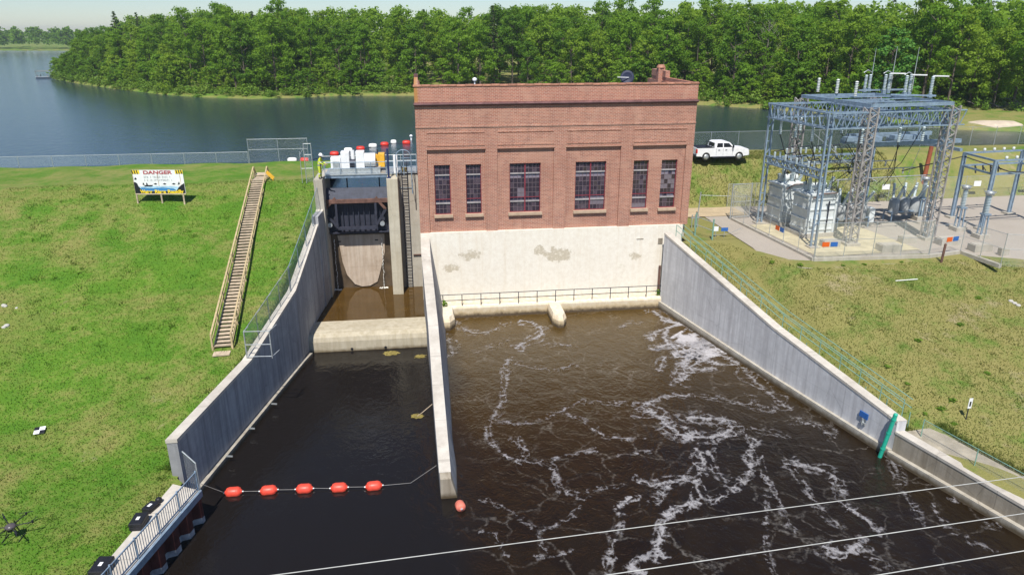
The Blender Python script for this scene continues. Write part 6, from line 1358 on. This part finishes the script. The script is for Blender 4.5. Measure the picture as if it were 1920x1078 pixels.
# bright fresh-green tree behind the substation, and bare grey trees
q = onz(1790, 232, 9.5); cr, tk, h = PROT[6]; c2_ = cr.copy(); c2_.materials.clear(); c2_.materials.append(leaf_mat('fresh_leaves', (.055,.20,.03), (.055,.20,.03), (.055,.20,.03)))
put_tree('broadleaf_tree', 'fresh bright-green tree behind the right end of the substation', c2_, tk, q[0]-2, q[1]+14, 9.6, (1.05, .98), 1, None)
gd = random.Random(9)
def bare(seed, h):
    g = random.Random(seed); b = MB(); b.pipe([(0,0,-.4), (.1,.1,h*.4), (.3,-.1,h*.75), (.2,0,h)], [.2, .15, .08, .02], 6)
    for k in range(26):
        z = h*g.uniform(.3, .95); a = g.uniform(0, 6.28); l_ = (h-z)*.45+1; s0 = Vector((.2*z/h, 0, z)); e_ = s0+Vector((math.cos(a)*l_*.7, math.sin(a)*l_*.7, l_*.8)); b.pipe([s0, s0.lerp(e_, .5)-Vector((0,0,.15)), e_], [.05, .035, .012], 4)
        for j in range(3): m_ = s0.lerp(e_, g.uniform(.4, 1)); b.pipe([m_, m_+Vector((g.uniform(-.8,.8), g.uniform(-.8,.8), g.uniform(.3,1)))], [.02, .008], 4)
    return b.mesh('trunk')
for k, (px_, py_, h) in enumerate(((1372, 192, 11), (1535, 192, 11), (1425, 190, 15), (385, 165, 8), (1145, 160, 12))):
    q = onz(px_, py_, 9.2); d0 = np.array(q[:2])-CAM_C[:2]; q[:2] += d0/np.hypot(*d0)*3; t = thing('dead_tree', 'bare grey dead tree at the front of the far wood', 'tree', (q[0], q[1], 9.3), 'bare trees on the far shore'); link('trunk', bare(k, h), M_DEADW, t)
# the rest of the wood and the far shore, one mass each
def mass(name, spots, label, seed, dens=14, size=.5, mat=M_LEAF):
    out = []; g = np.random.default_rng(seed)
    for (x, y, z, sc_) in spots:
        h, w, base = 16*sc_, 9*sc_, 4*sc_; C = []
        for i in range(20): t_ = g.random()**.8; a = g.uniform(0, 6.28); rr = w/2*math.sin(math.pi*min(1, .18+.8*t_))**.65*g.uniform(.3, 1); C.append((x+rr*math.cos(a), y+rr*math.sin(a), z+base+(h-base)*(.05+.92*t_), g.uniform(.9, 1.7)*sc_))
        out.append(leafcloud(C, dens, size, int(g.integers(1e6)), squash=.75))
    o = link(name, quads_mesh(name, np.vstack(out)), mat); tag(o, label, 'woodland', kind='stuff')
mass('distant_woodland', [(x, y, land_z(d), gt.uniform(.9, 1.15)) for _, x, y, px_, d in forest], 'deeper woodland behind the trees of the far shore', 3, 13, .42)
spots = []
for i in range(380):
    x = gt.uniform(-760, -150); y0 = float(np.interp(x, [p[0] for p in FSH], [p[1] for p in FSH])); spots.append((x, y0+3+abs(gt.gauss(0, 22)), 9.6, gt.uniform(.8, 1.15)))
mass('distant_woodland', spots, 'hazy tree line on the distant shore of the reservoir', 8, 6, .75)
# shrubs along the water's edge
def shrub_mesh(seed, w=2.6, h=1.9, n=9, size=.13, dens=70):
    g = np.random.default_rng(seed); C = [(g.uniform(-.5, .5)*w*.75, g.uniform(-.5, .5)*w*.75, h*g.uniform(.2, .75), g.uniform(.3, .6)*h*.6) for _ in range(n)]; return quads_mesh('foliage', leafcloud(C, dens*1.6, size, seed))
SHM = [shrub_mesh(k+20) for k in range(4)]
for me in SHM: me.materials.append(M_SHRUB)
ls = 0
for i in range(2, len(SHORE)-2):
    a, c = SHORE[i], SHORE[i+1]; L_ = np.hypot(*(c-a)); n = int(L_/1.35)
    for j in range(n):
        P = a+(c-a)*(j+gt.random())/n; nb_ = shore_back(i); dd = gt.uniform(.6, 4.5); P = P+nb_*dd; px_, py_, dz_ = vis(P[0], P[1], 9.5)
        if not (60 < px_ < 1940) or 790 < px_ < 1295: continue
        if math.hypot(P[0]-sp[0], P[1]-sp[1]) < 8: continue
        t = link('shore_shrub', SHM[gt.randrange(4)]); t.location = (P[0], P[1], land_z(dd)-.2); sc_ = gt.uniform(.6, 1.5); t.scale = (sc_*1.25, sc_*1.25, sc_*gt.uniform(.8, 1.2)); t.rotation_euler = (0,0,gt.uniform(0, 6)); tag(t, 'leafy green shrub at the edge of the reservoir', 'shrub', 'shrubs along the reservoir shore'); ls += 1
for k in range(60):   # brushy corner behind the substation
    q = onz(gt.uniform(1690, 1925), gt.uniform(190, 246), 9.6); d = in_land(q[0], q[1])
    if d < 1.5 or math.hypot(q[0]-sp[0], q[1]-sp[1]) < 7.5: continue
    t = link('shore_shrub', SHM[gt.randrange(4)]); t.location = (q[0], q[1], land_z(d)-.2); sc_ = gt.uniform(.8, 1.5); t.scale = (sc_,)*3; tag(t, 'bushy shrub in the brushy corner beyond the substation', 'shrub', 'shrubs beyond the substation')
# brush pile and dock
q = onz(1888, 208, 9.8); b = MB(); g2 = random.Random(4)
for k in range(70):
    s0 = Vector((q[0]+g2.gauss(0, 2.2), q[1]+g2.gauss(0, 1.5), 9.6+abs(g2.gauss(0, .7)))); dv_ = Vector((g2.gauss(0, 1), g2.gauss(0, .7), g2.gauss(.25, .4))).normalized()*g2.uniform(1.2, 3.2); b.pipe([s0, s0+dv_*.5+Vector((0,0,.15)), s0+dv_], [.08, .06, .02], 5)
solo('brush_pile', b, M_DEADW, 'heap of grey dead branches beside the sandy landing', 'brush pile')
q = onz(112, 146, 9.0); dkk = thing('boat_dock', 'low wooden boat dock at the tip of the wooded point', 'dock', (q[0], q[1], 8.9))
for j in range(14): part('plank', MB().box((q[0]-6.5+j*.95, q[1]-1.1, 9.2), (q[0]-6.5+j*.95+.88, q[1]+1.1, 9.28)), M_WOOD, dkk)
for j in range(5):
    for s_ in (-1, 1): part('pile', MB().tube((q[0]-6+j*3, q[1]+s_*1.0, 7), (q[0]-6+j*3, q[1]+s_*1.0, 9.95), .12, 7), M_DEADW, dkk)
part('float_hull', MB().tube((q[0]-6, q[1]-2.2, 9.0), (q[0]+1, q[1]-2.2, 9.0), .35, 10).box((q[0]-6, q[1]-2.8, 9.3), (q[0]+1, q[1]-1.2, 9.45)), M_GALV, dkk); part('awning', MB().box((q[0]-6.4, q[1]-1.6, 11.0), (q[0]-1.5, q[1]+.6, 11.12)).tube((q[0]-6.2, q[1]-1.4, 9.3), (q[0]-6.2, q[1]-1.4, 11), .05, 5).tube((q[0]-1.7, q[1]-1.4, 9.3), (q[0]-1.7, q[1]-1.4, 11), .05, 5), M_DEADW, dkk)
# weeds on ledges and slopes
WM = shrub_mesh(71, .34, .55, 12, .075, 260); WM.materials.append(M_SHRUB)
for px_, py_, Y, lb in ((833, 574, -1.0, 'green weeds on the ledge beside the splitter wall'), (1234, 545, -.75, 'green weeds growing where the ledge meets the wing wall')):
    c = ony(px_, py_, Y); t = link('ledge_weeds', WM); t.location = (c[0], Y, LZ-.03); t.scale = (1., .8, 1.2); tag(t, lb, 'weeds')
gw = random.Random(12)
for k, (px_, py_) in enumerate(((1663, 688), (1785, 752), (1765, 768), (1790, 795), (1735, 775), (1850, 700), (1700, 720), (1720, 640), (1800, 610), (1835, 560), (1448, 492), (1500, 497), (1580, 498), (1620, 497), (1690, 492))):
    c = right_hit(px_, py_); t = link('weed_clump', WM); t.location = (c[0], c[1], c[2]-.05); sc_ = gw.uniform(.5, 1.0); t.scale = (sc_*1.3, sc_*1.3, sc_*.55); t.rotation_euler = (0,0,k); tag(t, 'dark green weed clump on the dry right-hand slope', 'weeds', 'weed clumps on the dry slope')
# grass tufts over the two slopes
def tufts(n, xf, hf, seed, hmin, hmax):
    g = np.random.default_rng(seed); P = []
    while len(P) < n:
        x, y = xf(g)
        if x is not None: P.append((x, y, hf(x, y)))
    P = np.array(P); n = len(P); a = g.uniform(0, 6.283, n); ln = g.uniform(hmin, hmax, n); w_ = g.uniform(.018, .05, n); bend = g.normal(0, .5, (n, 2))
    d = np.stack([np.cos(a), np.sin(a), 0*a], 1)*w_[:, None]; tip = P+np.stack([bend[:, 0]*ln, bend[:, 1]*ln, ln], 1); P[:, 2] -= .03
    return np.stack([P-d, P+d, tip+d*.25, tip-d*.25], 1).reshape(-1, 4, 3).reshape(-1, 3)
def xl(g):
    y = g.uniform(-32, 9); e_ = left_edge(y) if y < 1.6 else -8.6; x = e_-.35-g.random()**1.25*(26 if y > -8 else 20)
    if y < -24.6: x -= .1
    return x, y
def xr(g):
    y = g.uniform(-34, -1.3); e_ = right_edge(y); x = e_+(.4 if y > -25 else 2.2)+g.random()**1.1*22
    return (None, None) if y > pad_edge(x)-.3 else (x, y)
def xe(g):      # longer grass left standing along the walls and under the fences
    y = g.uniform(-24, 1.5); return along(LW, y, 0)-.55-abs(g.normal(0, .22)), y
def xe2(g):
    y = g.uniform(-34, -2); return right_edge(y)+(.35 if y > -25 else 2.0)+abs(g.normal(0, .3)), y
def xs(g):      # clumps scattered over the slopes
    i = int(g.integers(0, 260)); q = np.random.default_rng(i); y = q.uniform(-30, 8); x = left_edge(min(y, 1.5))-1-q.uniform(0, 24); r_ = q.uniform(.1, .4); return x+g.normal(0, r_), y+g.normal(0, r_)
def xs2(g):
    i = int(g.integers(0, 260)); q = np.random.default_rng(i+900); y = q.uniform(-33, -9); x = right_edge(y)+2.4+q.uniform(0, 20); r_ = q.uniform(.1, .4); return x+g.normal(0, r_), y+g.normal(0, r_)
def xc(g):
    x = g.uniform(22.8, 50); y = g.uniform(10.4, 18.5)
    return (x, y)
vv = np.vstack([tufts(80000, xl, h_left, 1, .03, .08), tufts(60000, xr, h_right, 2, .03, .09), tufts(22000, xc, h_right, 3, .08, .2), tufts(9000, xe, h_left, 4, .12, .34), tufts(7000, xe2, h_right, 5, .1, .3), tufts(6000, xs, h_left, 6, .05, .15), tufts(5000, xs2, h_right, 7, .05, .15)])
go = link('grass', quads_mesh('grass', vv), M_BLADE); tag(go, 'meadow grass on the dam slopes', 'grass', kind='stuff')

#==================================================================== HAZE
hm = NT('summer_haze'); hm.n.remove(hm.b); pv = hm.node('VolumePrincipled'); pv.inputs['Color'].default_value = (.86,.93,1,1); pv.inputs['Density'].default_value = .00026; pv.inputs['Anisotropy'].default_value = .3
hm.t.links.new(pv.outputs[0], hm.out.inputs['Volume'])
hz_ = link('haze', MB().box((-1700, -410, -5.5), (1000, 2700, 40)).mesh('haze'), hm.m); tag(hz_, 'thin summer haze over the reservoir', 'haze', kind='stuff')
